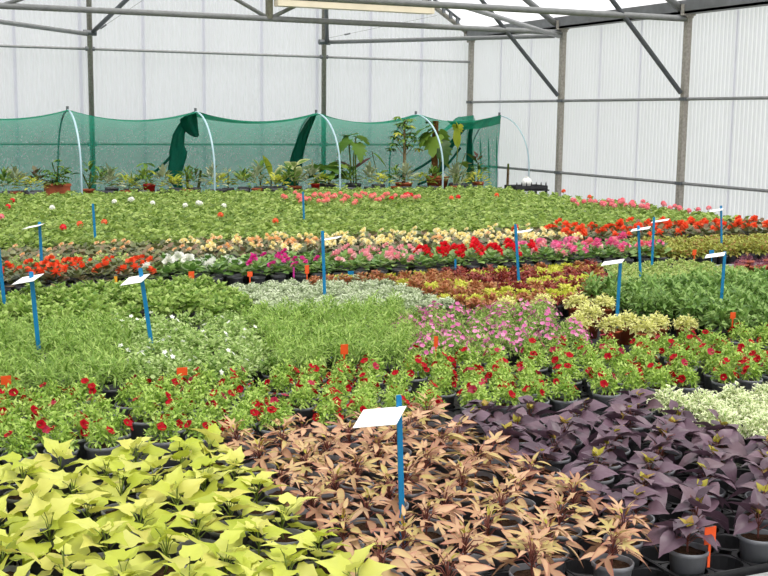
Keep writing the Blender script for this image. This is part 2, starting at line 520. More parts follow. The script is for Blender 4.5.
def double_flower(rng, mi=0, g=None, pos=(0, 0, 0), nrm=(0, 0, 1), size=1.0, whorls=((7, 1.0, .1), (6, .75, .6), (4, .48, 1.1))):
    g = g or Geo()
    R_ = frame(nrm)
    for n, s, el in whorls:
        for k in range(n):
            az = 2 * PI * k / n + rng.uniform(-.2, .2)
            d = dirv(az, el + rng.uniform(-.12, .12))
            d = R_ @ np.array([d[2], d[0], d[1]])
            put(g, PETAL_S, np.asarray(pos) + np.asarray(unit(nrm)) * .02 * size, d, .5 * size * s, rng.uniform(-.3, .3), rng.uniform(0, 1), mi)
    return g


PETAL_S = leaf_simple(.85, -.15, .2, .62)
TRUMPET = trumpet()


def trumpet_at(g, pos, nrm, size, rnd=.5, mi=0, tpl=None):
    V, F, rim = tpl or TRUMPET
    R_ = frame(nrm)
    P = V[:, [2, 0, 1]] * size
    g.add(P @ R_.T + np.asarray(pos), F, rnd, rim, mi)


def star5(g, pos, nrm, size, rng, mi=0):
    """small flat five-petalled flower"""
    V = [(0, 0, 0)]
    for k in range(10):
        th = 2 * PI * k / 10
        rr = 1.0 if k % 2 == 0 else .62
        V.append((.1 if k % 2 == 0 else 0, rr * math.cos(th), rr * math.sin(th)))
    F = [(0, 1 + k, 1 + (k + 1) % 10) for k in range(10)]
    g.add(np.array(V) * size @ frame(nrm).T + np.asarray(pos), F, rng.uniform(0, 1), [0] + [1] * 10, mi)


# ------------------------------------------------------------------ object helpers
def link(name, data, parent=None, mat=None, loc=None, kind=None):
    o = bpy.data.objects.new(name, data)
    COL.objects.link(o)
    if parent is not None:
        o.parent = parent
    if mat is not None:
        o.matrix_basis = mat
    if loc is not None:
        o.location = loc
    if kind:
        o['kind'] = kind
    return o


def tag(o, label, cat, group=None):
    o['label'] = label
    o['category'] = cat
    if group:
        o['group'] = group
    return o


def thing(name, label, cat, loc=(0, 0, 0), rz=0.0, group=None, scale=1.0):
    o = link(name, None)
    o.empty_display_size = .05
    o.location = loc
    o.rotation_euler = (0, 0, rz)
    o.scale = (scale,) * 3
    return tag(o, label, cat, group)


def struct(name, data, parent=None):
    o = link(name, data, parent)
    o['kind'] = 'structure'
    return o


def simple(vf, mat, name='part', smooth=False):
    return Geo().addvf(vf).mesh(name, mat, smooth)


# ================================================================== THE GREENHOUSE
WX, BY, YF, XL = 10.08, 18.64, -2.4, -4.38        # right wall, gable wall, wall behind the camera, wall far left
ZE = 3.14                                         # eaves
RX, GX = 5.26, 0.44                               # ridge, inner gutter
SLOPE = .62
ZR = ZE + SLOPE * (WX - RX)
YB = [BY, 15.64, 12.63, 9.62, 6.61, 3.60, .59]

struct('floor', simple(box(XL, WX, YF, BY, -.06, 0), MT['floor']))
gr = struct('ground_outside', simple(box(-60, 70, -60, 80, -.3, -.1), MT['grass']))


def corr_sheet(width, height, pitch=.076, amp=.012, n=8, z0=0, top=None):
    """corrugated sheet, ribs upright, in the plane y = 0; top(x) gives a sloping upper edge"""
    cols = int(round(width / pitch)) * n
    xs = np.linspace(0, width, cols + 1)
    ys = amp * np.sin(2 * PI * xs / pitch)
    V, Q = [], []
    for x, y in zip(xs, ys):
        V.append((x, y, z0)); V.append((x, y, top(x) if top else height))
    for i in range(cols):
        Q.append((2 * i, 2 * i + 2, 2 * i + 3, 2 * i + 1))
    return np.array(V), tris(Q)


# side wall: one object, each corrugated sheet a panel
SW = .988
wr = link('wall_right', None); wr['kind'] = 'structure'
sheet = Geo().addvf(corr_sheet(SW + .05, ZE + .12)).mesh('side_sheet', MT['wall'])
nS = int((BY - YF) / SW) + 1
for i in range(nS):
    y = BY - (i + 1) * SW
    m = Matrix.Translation((WX + .06 + (.006 if i % 2 else 0), y, 0)) @ Matrix.Rotation(PI / 2, 4, 'Z')
    link('panel', sheet, wr, m)
wl = link('wall_left', None); wl['kind'] = 'structure'
sheetl = Geo().addvf(corr_sheet(SW + .05, ZR)).mesh('side_sheet_tall', MT['wall'])
for i in range(nS):
    y = BY - (i + 1) * SW
    link('panel', sheetl, wl, Matrix.Translation((XL - .06, y, 0)) @ Matrix.Rotation(PI / 2, 4, 'Z'))


def roof_z(x):
    if x >= GX:
        return ZE + .16 + SLOPE * min(WX - x, x - GX)
    return ZE + .16 + SLOPE * (GX - x)


for nm, yy in (('wall_back', BY + .06), ('wall_front', YF - .06)):
    wb = link(nm, None); wb['kind'] = 'structure'
    i = 0
    x = WX - SW
    while x > XL - SW:
        g = Geo().addvf(corr_sheet(SW + .05, 0, n=6, top=lambda q, x0=x: roof_z(min(WX, x0 + q))))
        link('panel', g.mesh('gable_sheet', MT['wall']), wb, Matrix.Translation((x, yy + (.006 if i % 2 else 0), 0)))
        x -= SW; i += 1

# roof
ce = link('ceiling', None); ce['kind'] = 'structure'
for (xa, za, xb, zb) in ((WX + .1, ZE + .1, RX, ZR + .16), (RX, ZR + .16, GX, ZE + .16), (GX, ZE + .16, XL, ZR + .16)):
    y = YF
    while y < BY:
        y1 = min(y + 3.0, BY + .1)
        V = np.array([(xa, y, za), (xb, y, zb), (xb, y1, zb), (xa, y1, za)])
        link('roof_panel', Geo().add(V, [(0, 1, 2), (0, 2, 3)]).mesh('roof_sheet', MT['roof'], False), ce)
        y += 3.0

# gutters
def gutter(x, label):
    t = thing('gutter', label, 'gutter', (x, YF, ZE))
    L_ = BY - YF
    link('channel', simple(merge(box(-.16, .02, 0, L_, 0, .03), box(-.16, -.13, 0, L_, 0, .17), box(0, .02, 0, L_, 0, .2)), MT['gutter']), t)
    for k in range(8):
        link('bracket', simple(box(-.17, .03, L_ - .1 - k * 3.01, L_ - .04 - k * 3.01, -.02, .12), MT['galv']), t)


gutter(WX, 'long grey steel gutter along the top of the corrugated side wall')
gutter(GX, 'long grey steel gutter between the two roof spans')

# posts along the side wall, with rails
names = ['square galvanised post in the corner where the two corrugated walls meet',
         'square galvanised wall post next to the end of the green net',
         'mottled square galvanised wall post behind the pink geraniums']
for k, yb in enumerate(YB):
    lab = names[k] if k < 3 else 'square galvanised side wall post standing beyond the begonia beds'
    t = thing('wall_post', lab, 'post', (WX - .0, yb, 0), group='posts of the side wall')
    g = Geo().addvf(box(-.04, .035, -.04, .04, 0, ZE + .02))
    link('shaft', g.mesh('shaft', MT['galv'], False), t)
    link('head_plate', simple(box(-.07, .04, -.055, .055, ZE - .05, ZE + .0), MT['galv']), t)
    for zr in (.912, 2.036):
        link('rail_clamp', simple(box(-.05, .045, -.06, .06, zr - .022, zr + .022), MT['dark_tube']), t)
for zr, wd in ((.912, 'low'), (2.036, 'upper')):
    t = tag(link('wall_rail', simple(tube([(WX - .0, YF, zr), (WX - .0, BY, zr)], .021, 8), MT['tube'])),
            'thin steel %s rail running along the corrugated side wall' % wd, 'rail')
# gable posts and rails
for x, lab in ((3.32, 'round gable post rising behind the green net near the terracotta trough'), (7.22, 'round gable post rising behind the green net near the tall monstera')):
    t = thing('gable_post', lab, 'post', (x, BY - .06, 0))
    link('shaft', simple(tube([(0, 0, 0), (0, 0, roof_z(x) - .1)], .042, 12), MT['galv'], smooth=True), t)
    for zr in (1.276, 2.747):
        link('rail_clamp', simple(tube([(-.07, 0, zr), (.07, 0, zr)], .034, 8), MT['dark_tube']), t)
    link('brace_socket', simple(tube([(-.1, -.02, 2.99), (.1, -.02, 2.99)], .045, 8), MT['dark_tube']), t)
for zr, wd in ((1.276, 'lower rail of the gable wall, behind the green net'), (2.747, 'upper rail of the gable wall, above the green net')):
    tag(link('wall_rail', simple(tube([(XL, BY - .02, zr), (WX, BY - .02, zr)], .021, 8), MT['tube'])), 'thin steel ' + wd, 'rail')

# trusses
CZ = CAM_H + 1.335
for k, yb in enumerate(YB):
    if k == 0:
        t = thing('gable_rafter', 'dark toothed steel rafter sloping up from the corner along the gable', 'rafter', (WX, yb - .08, 0))
        for s, xa, xb in ((1, -.05, -(WX - RX)), (2, -(WX - GX), -(WX - RX))):
            link('rafter', simple(tube([(xa, 0, ZE + .06), (xb, 0, ZR + .06)], .04, 8), MT['galv'], smooth=True), t)
        g = Geo()
        L_ = WX - RX
        g.addvf(tube([(-.3, -.03, ZE + .06 + SLOPE * .25 + .12), (-L_, -.03, ZR + .16)], .03, 6))
        link('upper_chord', g.mesh('upper_chord', MT['dark_tube'], False), t)
        tooth = simple(box(-.03, .03, -.05, -.01, -.02, .12), MT['dark_tube'])
        for i in range(30):
            q = .35 + i * .14
            link('tooth', tooth, t, Matrix.Translation((-q, 0, ZE + .06 + SLOPE * q)))
        continue
    lab = {1: 'steel roof truss carrying the cream box, nearest the gable wall', 2: 'steel roof truss on the post behind the pink geraniums'}.get(k, 'steel roof truss over the benches, further from the gable wall')
    t = thing('roof_truss', lab, 'truss', (0, yb, 0), group='roof trusses')

    def mem(nm, pts, rad, mat='tube'):
        link(nm, simple(tube(pts, rad, 8), MT[mat], smooth=True), t)
    mem('bottom_chord', [(GX, 0, CZ), (WX - .05, 0, CZ)], .04)
    mem('rafter', [(WX - .06, 0, ZE + .02), (RX, 0, ZR)], .05)
    mem('rafter', [(GX, 0, ZE + .02), (RX, 0, ZR)], .05)
    mem('rafter', [(GX, 0, ZE + .02), (XL, 0, ZR)], .05)
    mem('king_post', [(RX, 0, CZ), (RX, 0, ZR)], .055, 'galv')
    for s in (-1, 1):
        mem('web', [(RX + s * .06, 0, CZ + .03), (RX + s * 2.6, 0, CZ + 1.3)], .028)
    mem('web', [(1.7, 0, CZ), (3.71, 0, CZ + .80)], .028)
    mem('knee_brace', [(WX - .07, 0, CAM_H + .37), (7.3, 0, CAM_H + 3.06)], .033, 'dark_tube')
# horizontal wind braces and struts
for a, b, lab in (((7.26, BY - .08, 2.99), (WX - .12, 15.7, CZ - .05), 'steel brace from the gable post near the monstera to the side wall'),
                  ((3.28, BY - .08, 2.97), (.6, 15.75, CZ - .08), 'steel brace from the gable post near the trough toward the inner gutter'),
                  ((WX - .12, 15.58, CZ - .06), (6.78, 12.70, CZ), 'steel wind brace running between the two roof trusses'),
                  ((3.36, BY - .1, 3.0), (3.95, 16.6, 3.78), 'dark strut rising from the gable post near the trough to the roof'),
                  ((7.26, BY - .1, 3.0), (6.75, 17.3, 3.62), 'dark strut rising from the gable post near the monstera to the roof')):
    tag(link('wind_brace', simple(tube([a, b], .034, 8), MT['dark_tube' if 'dark' in lab else 'tube'], smooth=True)), lab, 'brace')
for a, b, q, lab in (((3.36, BY - .14, 2.98), (5.2, BY - .14, 4.25), .06, 'thin tension wire with turnbuckle at the gable post near the trough'),
                     ((7.28, BY - .14, 3.06), (9.3, BY - .14, 3.52), .14, 'thin tension wire with turnbuckle at the gable post near the monstera')):
    a, b = np.array(a), np.array(b)
    t = thing('tension_wire', lab, 'wire', tuple(a))
    link('wire', simple(tube([(0, 0, 0), b - a], .0035, 5), MT['tube']), t)
    link('turnbuckle', simple(tube([(b - a) * q, (b - a) * (q + .05)], .016, 6), MT['dark_tube']), t)
# purlins under the roof film, only the ridge is heavy
tag(link('ridge_beam', simple(box(RX - .04, RX + .04, YF, BY, ZR + .0, ZR + .12), MT['tube'])), 'steel ridge beam along the top of the roof', 'beam')
# cream box slung across the truss
t = thing('box_beam', 'long cream painted box hung level across the roof truss', 'light fixture', (5.32, 15.52, CAM_H + 1.50))
link('housing', simple(box(0, 2.4, -.09, .09, 0, .1), MT['cream']), t)
link('top_strip', simple(box(-.01, 2.41, -.1, .1, .1, .125), MT['brown']), t)
for x in (.02, .8, 1.6, 2.36):
    link('joint_band', simple(box(x - .006, x + .006, -.092, .092, -.002, .101), MT['cream']), t)
for x in (.15, 2.25):
    link('hanger', simple(tube([(x, 0, .12), (x, 0, 1.3)], .01, 6), MT['dark_tube']), t)

# ================================================================== BENCHES
BZ = .52


def bench(x0, x1, y0, y1, label):
    t = thing('bench', label, 'bench', (x0, y0, 0))
    L_, D_ = x1 - x0, y1 - y0
    link('bench_top', simple(box(.03, L_ - .03, .03, D_ - .03, BZ - .04, BZ), MT['fabric']), t)
    for nm, b in (('front_rail', box(0, L_, 0, .03, BZ - .1, BZ + .035)), ('rear_rail', box(0, L_, D_ - .03, D_, BZ - .1, BZ + .012)),
                  ('end_rail', box(0, .03, .03, D_ - .03, BZ - .1, BZ + .012)), ('end_rail', box(L_ - .03, L_, .03, D_ - .03, BZ - .1, BZ + .012))):
        link(nm, simple(b, MT['alu']), t)
    leg = simple(box(-.025, .025, -.025, .025, 0, BZ - .06), MT['galv'])
    nx = max(2, int(L_ / 2) + 1)
    for i in range(nx):
        for j in (.15, D_ - .15):
            link('leg', leg, t, Matrix.Translation((.15 + (L_ - .3) * i / (nx - 1), j, 0)))


bench(-.6, 5.2, 2.235, 3.745, 'low black topped bench under the sweet potato vines')
bench(-.6, 7.0, 3.755, 7.48, 'black topped bench under the red calibrachoas')
bench(-.2, 8.8, 7.60, 9.42, 'black topped bench under the begonias')
bench(.2, 8.8, 9.46, 15.3, 'wide black topped bench under the geraniums')
bench(.4, 9.6, 16.12, 17.75, 'black topped bench inside the netted tunnel')


# ---- growing trays
def tray_mesh(nx, ny, p, hr, h=.045, seg=16, stag=False):
    g = Geo()
    for i in range(nx):
        for j in range(ny):
            cx, cy = (i + .5 + (.5 if stag and j % 2 else 0)) * p, (j + .5) * p
            V = []
            for k in range(seg):
                th = 2 * PI * (k + .5) / seg
                c, s = math.cos(th), math.sin(th)
                q = (p / 2 - .002) / max(abs(c), abs(s))
                V.append((cx + q * c, cy + q * s, h))
            for rr, z in ((hr, h), (hr - .003, .006), (hr * .35, .006)):
                for k in range(seg):
                    th = 2 * PI * (k + .5) / seg
                    V.append((cx + rr * math.cos(th), cy + rr * math.sin(th), z))
            Q = []
            for m_ in range(3):
                for k in range(seg):
                    k2 = (k + 1) % seg
                    Q.append((m_ * seg + k, m_ * seg + k2, (m_ + 1) * seg + k2, (m_ + 1) * seg + k))
            g.add(V, tris(Q))
    w, d = (nx + (.5 if stag else 0)) * p, ny * p
    if stag:
        for j in range(ny):
            a = 0 if j % 2 else nx * p
            g.addvf(box(a, a + p / 2, j * p, (j + 1) * p, h - .003, h))
    g.addvf(box(0, w, 0, .004, 0, h + .006)); g.addvf(box(0, w, d - .004, d, 0, h + .006))
    g.addvf(box(0, .004, .004, d - .004, 0, h + .006)); g.addvf(box(w - .004, w, .004, d - .004, 0, h + .006))
    return g.mesh('growing_tray', MT['tray'], False)


P1, P2 = .12, .137
trayA = tray_mesh(5, 3, P1, .0545)
trayB = tray_mesh(4, 2, P2, .0545, stag=True)


def lay_trays(me, nx, ny, p, x0, x1, y0, y1, label, group):
    w, d = nx * p, ny * p
    j = 0
    y = y0
    while y + d <= y1 + .01:
        x = x0
        while x < x1:
            if in_view(x + w / 2, y + d / 2, .57, .6):
                tag(link('growing_tray', me, loc=(x + .001, y + .001, BZ + .0005)), label(x + w / 2, j) if callable(label) else label, 'tray', group)
            x += w + .002
        y += d + .002
        j += 1


FX0, FY0 = -.515, 2.28       # front bench tray origin
lay_trays(trayA, 5, 3, P1, FX0, 4.4, FY0, 3.74, lambda x, j: 'black holed growing tray under the %s vines, %s tray row from the bench edge' % ('lime' if x < 1.05 else 'bronze' if x < 1.86 else 'purple', ('first', 'second', 'third', 'fourth')[j]), 'growing trays on the front bench')
CX0, CY0 = -.4, 3.80
lay_trays(trayB, 4.5, 2, P2, CX0, 5.6, CY0, 4.66, lambda x, j: 'black growing tray under the calibrachoas, %s tray row behind the %s vines' % (('first', 'second', 'third', 'fourth')[j], 'lime' if x < 1.05 else 'bronze' if x < 1.86 else 'purple'), 'growing trays under the calibrachoas')

# ================================================================== PLANTS
def pot_geo(rt=.058, rb=.044, h=.105, seg=22, lip=.012):
    prof = [(.004, .0), (rb, 0), (rb + (rt - rb) * .86 - .003, h - lip * 1.1), (rt - .0005, h - lip), (rt, h - .001), (rt - .003, h), (rt - .0055, h - .002), (rt - .008, h * .8)]
    return lathe(prof, seg)


def soil_geo(rr, z, rng, seg=18):
    V = [(0, 0, z + .004)]
    for ring in (.55, 1.0):
        for k in range(seg):
            th = 2 * PI * k / seg
            V.append((rr * ring * math.cos(th), rr * ring * math.sin(th), z + rng.uniform(-.003, .004)))
    F = [(0, 1 + k, 1 + (k + 1) % seg) for k in range(seg)]
    for k in range(seg):
        j = (k + 1) % seg
        F += [(1 + k, 1 + seg + k, 1 + seg + j), (1 + k, 1 + seg + j, 1 + j)]
    return np.array(V), np.array(F)


RNG = np.random.default_rng(11)
PH = .105
POT = {}
for nm, mat in (('grey', 'pot'), ('dark', 'potdark'), ('terra', 'terra')):
    POT[nm] = Geo().addvf(pot_geo()).mesh('pot', MT[mat])
POT['small'] = Geo().addvf(pot_geo(.050, .040, .09, 18)).mesh('pot', MT['potdark'])
SOIL = Geo().addvf(soil_geo(.0505, .090, RNG)).mesh('soil', MT['soil'])
SOILS = Geo().addvf(soil_geo(.0435, .078, RNG)).mesh('soil', MT['soil'])
I4 = Matrix.Identity(4)


def mat4(pos, d, size, roll=0.0):
    R_ = frame(d, roll) * size
    return Matrix(((*R_[0], pos[0]), (*R_[1], pos[1]), (*R_[2], pos[2]), (0, 0, 0, 1)))


def mats_leaf_meshes(tpls, mat, name):
    out = []
    for V, F, rim in tpls:
        for q in (.2, .5, .8):
            out.append(Geo().add(V, F, q, rim).mesh(name, mat))
    return out


def vine_variant(seed, nleaf, leafset, size, R_, H, stem_mat, young=None, flat=0.0):
    rng = np.random.default_rng(seed)
    parts = [('pot', POT['grey'], I4, None), ('soil', SOIL, I4, None)]
    sg = Geo()
    crown = np.array([rng.uniform(-.008, .008), rng.uniform(-.008, .008), PH + H * .45])
    sg.addvf(tube([(0, 0, .085), crown * np.array([1, 1, .7]), crown], [.003, .003, .0025], 5))
    leaves = []
    for i in range(nleaf):
        az = 2.39996 * i + rng.uniform(-.35, .35)
        q = (i + .6) / nleaf
        rr = R_ * (.25 + .75 * q) * rng.uniform(.75, 1.1)
        z = PH + H * (1 - .75 * q) * rng.uniform(.8, 1.2)
        p = np.array([rr * math.cos(az), rr * math.sin(az), z])
        st = np.array([crown[0], crown[1], .09 + (crown[2] - .09) * (1 - .6 * q)])
        mid = (st + p) / 2 + np.array([0, 0, .012])
        sg.addvf(tube([st, mid, p], [.0016, .0014, .0012], 4, False))
        el = .8 - 1.0 * q + rng.uniform(-.4, .4) - flat
        leaves.append((p, dirv(az + rng.uniform(-.4, .4), el), size * (.55 + .5 * q) * rng.uniform(.8, 1.2), rng.uniform(-.6, .6), leafset[rng.integers(len(leafset))]))
    parts.append(('stem', sg.mesh('stem', MT[stem_mat], True), I4, None))
    for p, d, s, ro, me in leaves:
        parts.append(('leaf', me, mat4(p, d, s, ro), None))
    if young:
        for k in range(2 + seed % 2):
            az = k * 1.7 + rng.uniform(-.3, .3)
            parts.append(('young_leaf', young[rng.integers(len(young))], mat4(crown + np.array([.008 * math.cos(az), .008 * math.sin(az), H * .35]), dirv(az, 1.0 + rng.uniform(-.2, .2)), size * rng.uniform(.26, .4), 0), None))
    return parts


def spawn(parts, name, label, cat, loc, rz, group, scale=1.0):
    """an individual plant: an empty at the pot's base with a copy of every part"""
    t = thing(name, label, cat, loc, rz, group, scale)
    pot = None
    for nm, me, m, kind in parts:
        o = link(nm, me, pot if nm == 'soil' else t, m, kind=kind)
        pot = o if nm == 'pot' else pot
    return t


rr_ = random.Random(5)
limeL = mats_leaf_meshes(LIME, LM['lime'], 'leaf')
purpL = mats_leaf_meshes(HEART, LM['purple'], 'leaf')
bronL = mats_leaf_meshes(LANCE, LM['bronze'], 'leaf')
oliveL = mats_leaf_meshes(HEART[:1], LM['olive'], 'young_leaf')
ybron = mats_leaf_meshes(LANCE[2:], LM['olive'], 'young_leaf')
LIMEV = [vine_variant(100 + i, 8 + i % 4, limeL, .082, .058, .098, 'stem') for i in range(8)]
BRONV = [vine_variant(200 + i, 17 + i % 4, bronL, .078, .056, .09, 'stemred', ybron, flat=.05) for i in range(8)]
PURPV = [vine_variant(300 + i, 9 + i % 4, purpL, .080, .060, .085, 'stemred', oliveL, flat=.12) for i in range(8)]

POSITIONS = []


ORD = ['first', 'second', 'third', 'fourth', 'fifth', 'sixth', 'seventh', 'eighth', 'ninth', 'tenth', 'eleventh', 'twelfth', 'thirteenth', 'fourteenth', 'fifteenth', 'sixteenth', 'seventeenth', 'eighteenth', 'nineteenth', 'twentieth']
NUM = ['no', 'one', 'two', 'three', 'four', 'five', 'six', 'seven']


def vine_bed():
    nx, ny = 42, 12
    rows = {}
    for j in range(ny):
        for i in range(nx):
            if (i + j) % 2:
                continue
            # trays are 5 x 3 cells, .002 apart
            x = FX0 + (i // 5) * .002 + (i + .5) * P1 + .001
            y = FY0 + (j // 3) * .002 + (j + .5) * P1 + .001
            if not in_view(x, y):
                continue
            px, py = project(x, y, BZ + PH)
            if x < 1.05 and y < 3.62:
                if abs(px - 120) < 16 and abs(py - 459) < 12:
                    continue
                k = 'lime'
            elif 1.05 <= x < 1.86 and y < 3.75:
                k = 'bronze'
            elif x >= 1.86 and not (x > 2.68 and y > 2.90) and not (x > 2.25 and y > 3.6):
                k = 'purple'
            else:
                continue
            rows.setdefault((k, j), []).append((x, y))
    V_ = dict(lime=LIMEV, bronze=BRONV, purple=PURPV)
    T_ = dict(lime=('lime yellow', 'bronze'), bronze=('bronze pink', 'lime'), purple=('dark purple', 'bronze'))
    for (k, j), pts in rows.items():
        if k == 'lime':
            pts = pts[::-1]
        for n, (x, y) in enumerate(pts):
            lab = '%s sweet potato vine, %s row from the bench edge, %s from the %s vines' % (T_[k][0], ORD[j], ORD[n], T_[k][1])
            spawn(rr_.choice(V_[k]), 'sweet_potato_vine', lab, 'potted plant', (x, y, BZ + .007), rr_.uniform(0, 6.28), k + ' sweet potato vines', rr_.uniform(.94, 1.06))


vine_bed()
# one empty pot between the lime vines and the calibrachoas
t = thing('empty_pot', 'empty dark grey plastic pot between the lime vines and the calibrachoas', 'pot', (.735, 3.60, BZ + .007))
link('pot', POT['dark'], t)


# ---- bushy kinds ------------------------------------------------------------
def bush_variant(seed, pot, soil, nsh, R_, H, leaves, per, size, mat, stuff=True, flower=None, fl=None):
    """pot + soil + foliage (+ flowers as parts of their own)"""
    rng = np.random.default_rng(seed)
    z0 = PH - .015 if soil is SOIL else .078
    g = Geo()
    tips = shoots(g, rng, nsh, R_, H, z0, leaves, per, size)
    parts = [('pot', pot, I4, None)]
    if soil is not None:
        parts.append(('soil', soil, I4, None))
    parts.append(('foliage', g.mesh('foliage', mat), I4, 'stuff' if stuff else None))
    if fl:
        meshes, n, fsize, lift = fl
        idx = rng.permutation(len(tips))
        for k in range(n):
            tp, sd = tips[idx[k % len(tips)]]
            nrm = unit(sd + np.array([rng.uniform(-.5, .5), rng.uniform(-.5, .5), .3]))
            p = tp + nrm * lift + np.array([0, 0, .002])
            R_ = frame(nrm) * fsize * rng.uniform(.85, 1.15)
            parts.append(('flower', meshes[rng.integers(len(meshes))], Matrix(((*R_[0], p[0]), (*R_[1], p[1]), (*R_[2], p[2]), (0, 0, 0, 1))), None))
    return parts


def flower_meshes_trumpet(mat):
    out = []
    for q in (.15, .5, .85):
        g = Geo(); trumpet_at(g, (0, 0, 0), (1, 0, 0), 1.0, q)
        out.append(g.mesh('flower', mat))
    return out


def flower_meshes_double(mat, n=4, whorls=((7, 1.0, .1), (6, .75, .6), (4, .48, 1.1))):
    out = []
    for s in range(n):
        rng = np.random.default_rng(900 + s)
        g = double_flower(rng, whorls=whorls, nrm=(1, 0, 0))
        out.append(g.mesh('flower', mat))
    return out


FRED = flower_meshes_trumpet(LM['f_red'])
FCRIM = flower_meshes_trumpet(LM['f_crim'])
CALV = []
NFL = (2, 3, 4, 3, 5, 2, 6, 4, 3)
for i in range(9):
    CALV.append(bush_variant(400 + i, POT['grey'], SOIL, 28, .066, .098, OVAL, 9, .026, LM['calib'], fl=(FRED if i % 4 else FRED + FCRIM, NFL[i], .0175, .006)))
# buds: small crimson ones
for j in range(6):
    for i in range(44):
        x = CX0 + (i // 4) * .002 + (i % 4 + (i // 4) * 4.5 + .5 + (.5 if j % 2 else 0)) * P2 + .001
        y = CY0 + (j // 2) * .002 + (j + .5) * P2 + .001
        if not in_view(x, y) or rr_.random() < .025:
            continue
        ci = rr_.randrange(len(CALV))
        nb = 'lime' if x < 1.05 else 'bronze' if x < 1.86 else 'purple' if x < 2.75 else 'white edged'
        lab = 'bright green calibrachoa with %s crimson flowers, %s row behind the %s %s' % (NUM[NFL[ci]], ORD[j], nb, 'cushions' if nb[0] == 'w' else 'vines')
        spawn(CALV[ci], 'calibrachoa', lab, 'potted plant', (x, y, BZ + .007), rr_.uniform(0, 6.28), 'red calibrachoas', rr_.uniform(.95, 1.06))


# ---- generic filled bed
def fill(region, x0, x1, y0, y1, p, variants, name, label, group, stagger=True, jit=.012, cat='potted plant', gap=0.0, sc=(.92, 1.08), z=BZ + .001, rows=None):
    n = 0
    j = 0
    y = y0
    while y < y1:
        x = x0 + (p / 2 if stagger and j % 2 else 0)
        while x < x1:
            xx, yy = x + rr_.uniform(-jit, jit), y + rr_.uniform(-jit, jit)
            if region(x, y) and in_view(xx, yy) and rr_.random() >= gap:
                v = rr_.choice(variants)
                lab = label + (', %s row from the %s' % (ORD[j], rows) if rows else '')
                if isinstance(v, bpy.types.Mesh):
                    o = link(name, v)
                    o.location = (xx, yy, z); o.rotation_euler = (0, 0, rr_.uniform(0, 6.28)); s = rr_.uniform(*sc); o.scale = (s, s, s)
                    tag(o, lab, cat, group)
                else:
                    spawn(v, name, lab, cat, (xx, yy, z), rr_.uniform(0, 6.28), group, rr_.uniform(*sc))
                n += 1
            x += p
        y += p * (.88 if stagger else 1)
        j += 1
    return n


ALL = lambda x, y: True
pS = POT['small']
# small tiny-flower meshes
def mini(mat, size=1.0):
    g = Geo(); star5(g, (0, 0, 0), (1, 0, 0), size, np.random.default_rng(1)); return [g.mesh('flower', mat)]


FW, FB = mini(LM['f_white']), mini(LM['f_blue'])
FLIL = flower_meshes_trumpet(LM['f_lilac'])
# variegated cushion plants by the purple vines
VARV = [bush_variant(500 + i, POT['grey'], SOIL, 46, .098, .085, BROAD, 7, .028, LM['varie']) for i in range(4)]
fill(lambda x, y: True, 2.84, 4.0, 2.98, 3.66, .16, VARV, 'variegated_ground_cover', 'white edged pale green ground cover cushion', 'white edged cushions', stagger=True, z=BZ + .007, rows='purple vines')

# left: narrow leaved, white bacopa, lobelia
GRASV = [bush_variant(520 + i, pS, None, 21, .070, .125, NARROW, 10, .046, LM['grassy']) for i in range(4)]
BACV = [bush_variant(540 + i, pS, None, 24, .072, .095, BROAD, 8, .027, LM['bacopa'], fl=(FW, (2, 0, 1, 4, 0)[i], .0135, .010)) for i in range(5)]
LOBV = [bush_variant(560 + i, pS, None, 20, .070, .13, NARROW, 11, .046, LM['grassy'], fl=(FB, (0, 0, 1, 0)[i], .008, .01)) for i in range(4)]
LEAFV = [bush_variant(580 + i, pS, None, 11, .066, .11, BROAD, 9, .046, LM['green']) for i in range(4)]
pk = lambda y: 2.22 + .42 * (y - 4.6)      # left edge of the pink bed
fill(lambda x, y: x < .95 + .2 * (y - 4.7), .1, 1.4, 4.78, 6.15, .135, GRASV, 'trailing_lobelia', 'narrow leaved green plant beside the white bacopas', 'narrow leaved plants by the bacopas', gap=.04, rows='calibrachoas')
fill(lambda x, y: .95 + .2 * (y - 4.7) <= x < 1.62 + .2 * (y - 4.7), .8, 2.2, 4.78, 6.15, .135, BACV, 'bacopa', 'soft green bacopa among tiny white flowers', 'white bacopas', gap=.05, rows='calibrachoas')
fill(lambda x, y: 1.62 + .2 * (y - 4.7) <= x < pk(y) + .0, 1.4, 3.2, 4.78, 6.1, .135, LOBV, 'lobelia', 'narrow leaved green lobelia next to the pink flowers', 'lobelias by the pink flowers', gap=.04, rows='calibrachoas')
fill(lambda x, y: x < 2.1, .3, 2.1, 6.24, 7.42, .158, LEAFV, 'petunia_plant', 'leafy mid green petunia without flowers', 'leafy petunias', gap=.08, rows='bacopas')
# silver
SILV = [bush_variant(600 + i, pS, None, 22, .07, .05, BROAD, 7, .026, LM['silver']) for i in range(4)]
fill(lambda x, y: x > 2.1 and x < 3.25, 2.1, 3.3, 6.2, 7.35, .125, SILV, 'silver_foliage_plant', 'low silvery grey green foliage plant', 'silver foliage plants', rows='lobelias')
# pink
PINV = [bush_variant(620 + i, pS, None, 28, .09, .095, NARROW + OVAL, 8, .03, LM['green'], fl=(FLIL, (11, 8, 13, 10)[i], .0128, .010)) for i in range(4)]
fill(lambda x, y: pk(y) <= x < 3.32 + .3 * (y - 4.7), 2.1, 4.0, 4.80, 5.85, .14, PINV, 'pink_verbena', 'green bedding plant covered with orchid pink flowers', 'orchid pink flowering plants', gap=.03, rows='calibrachoas')
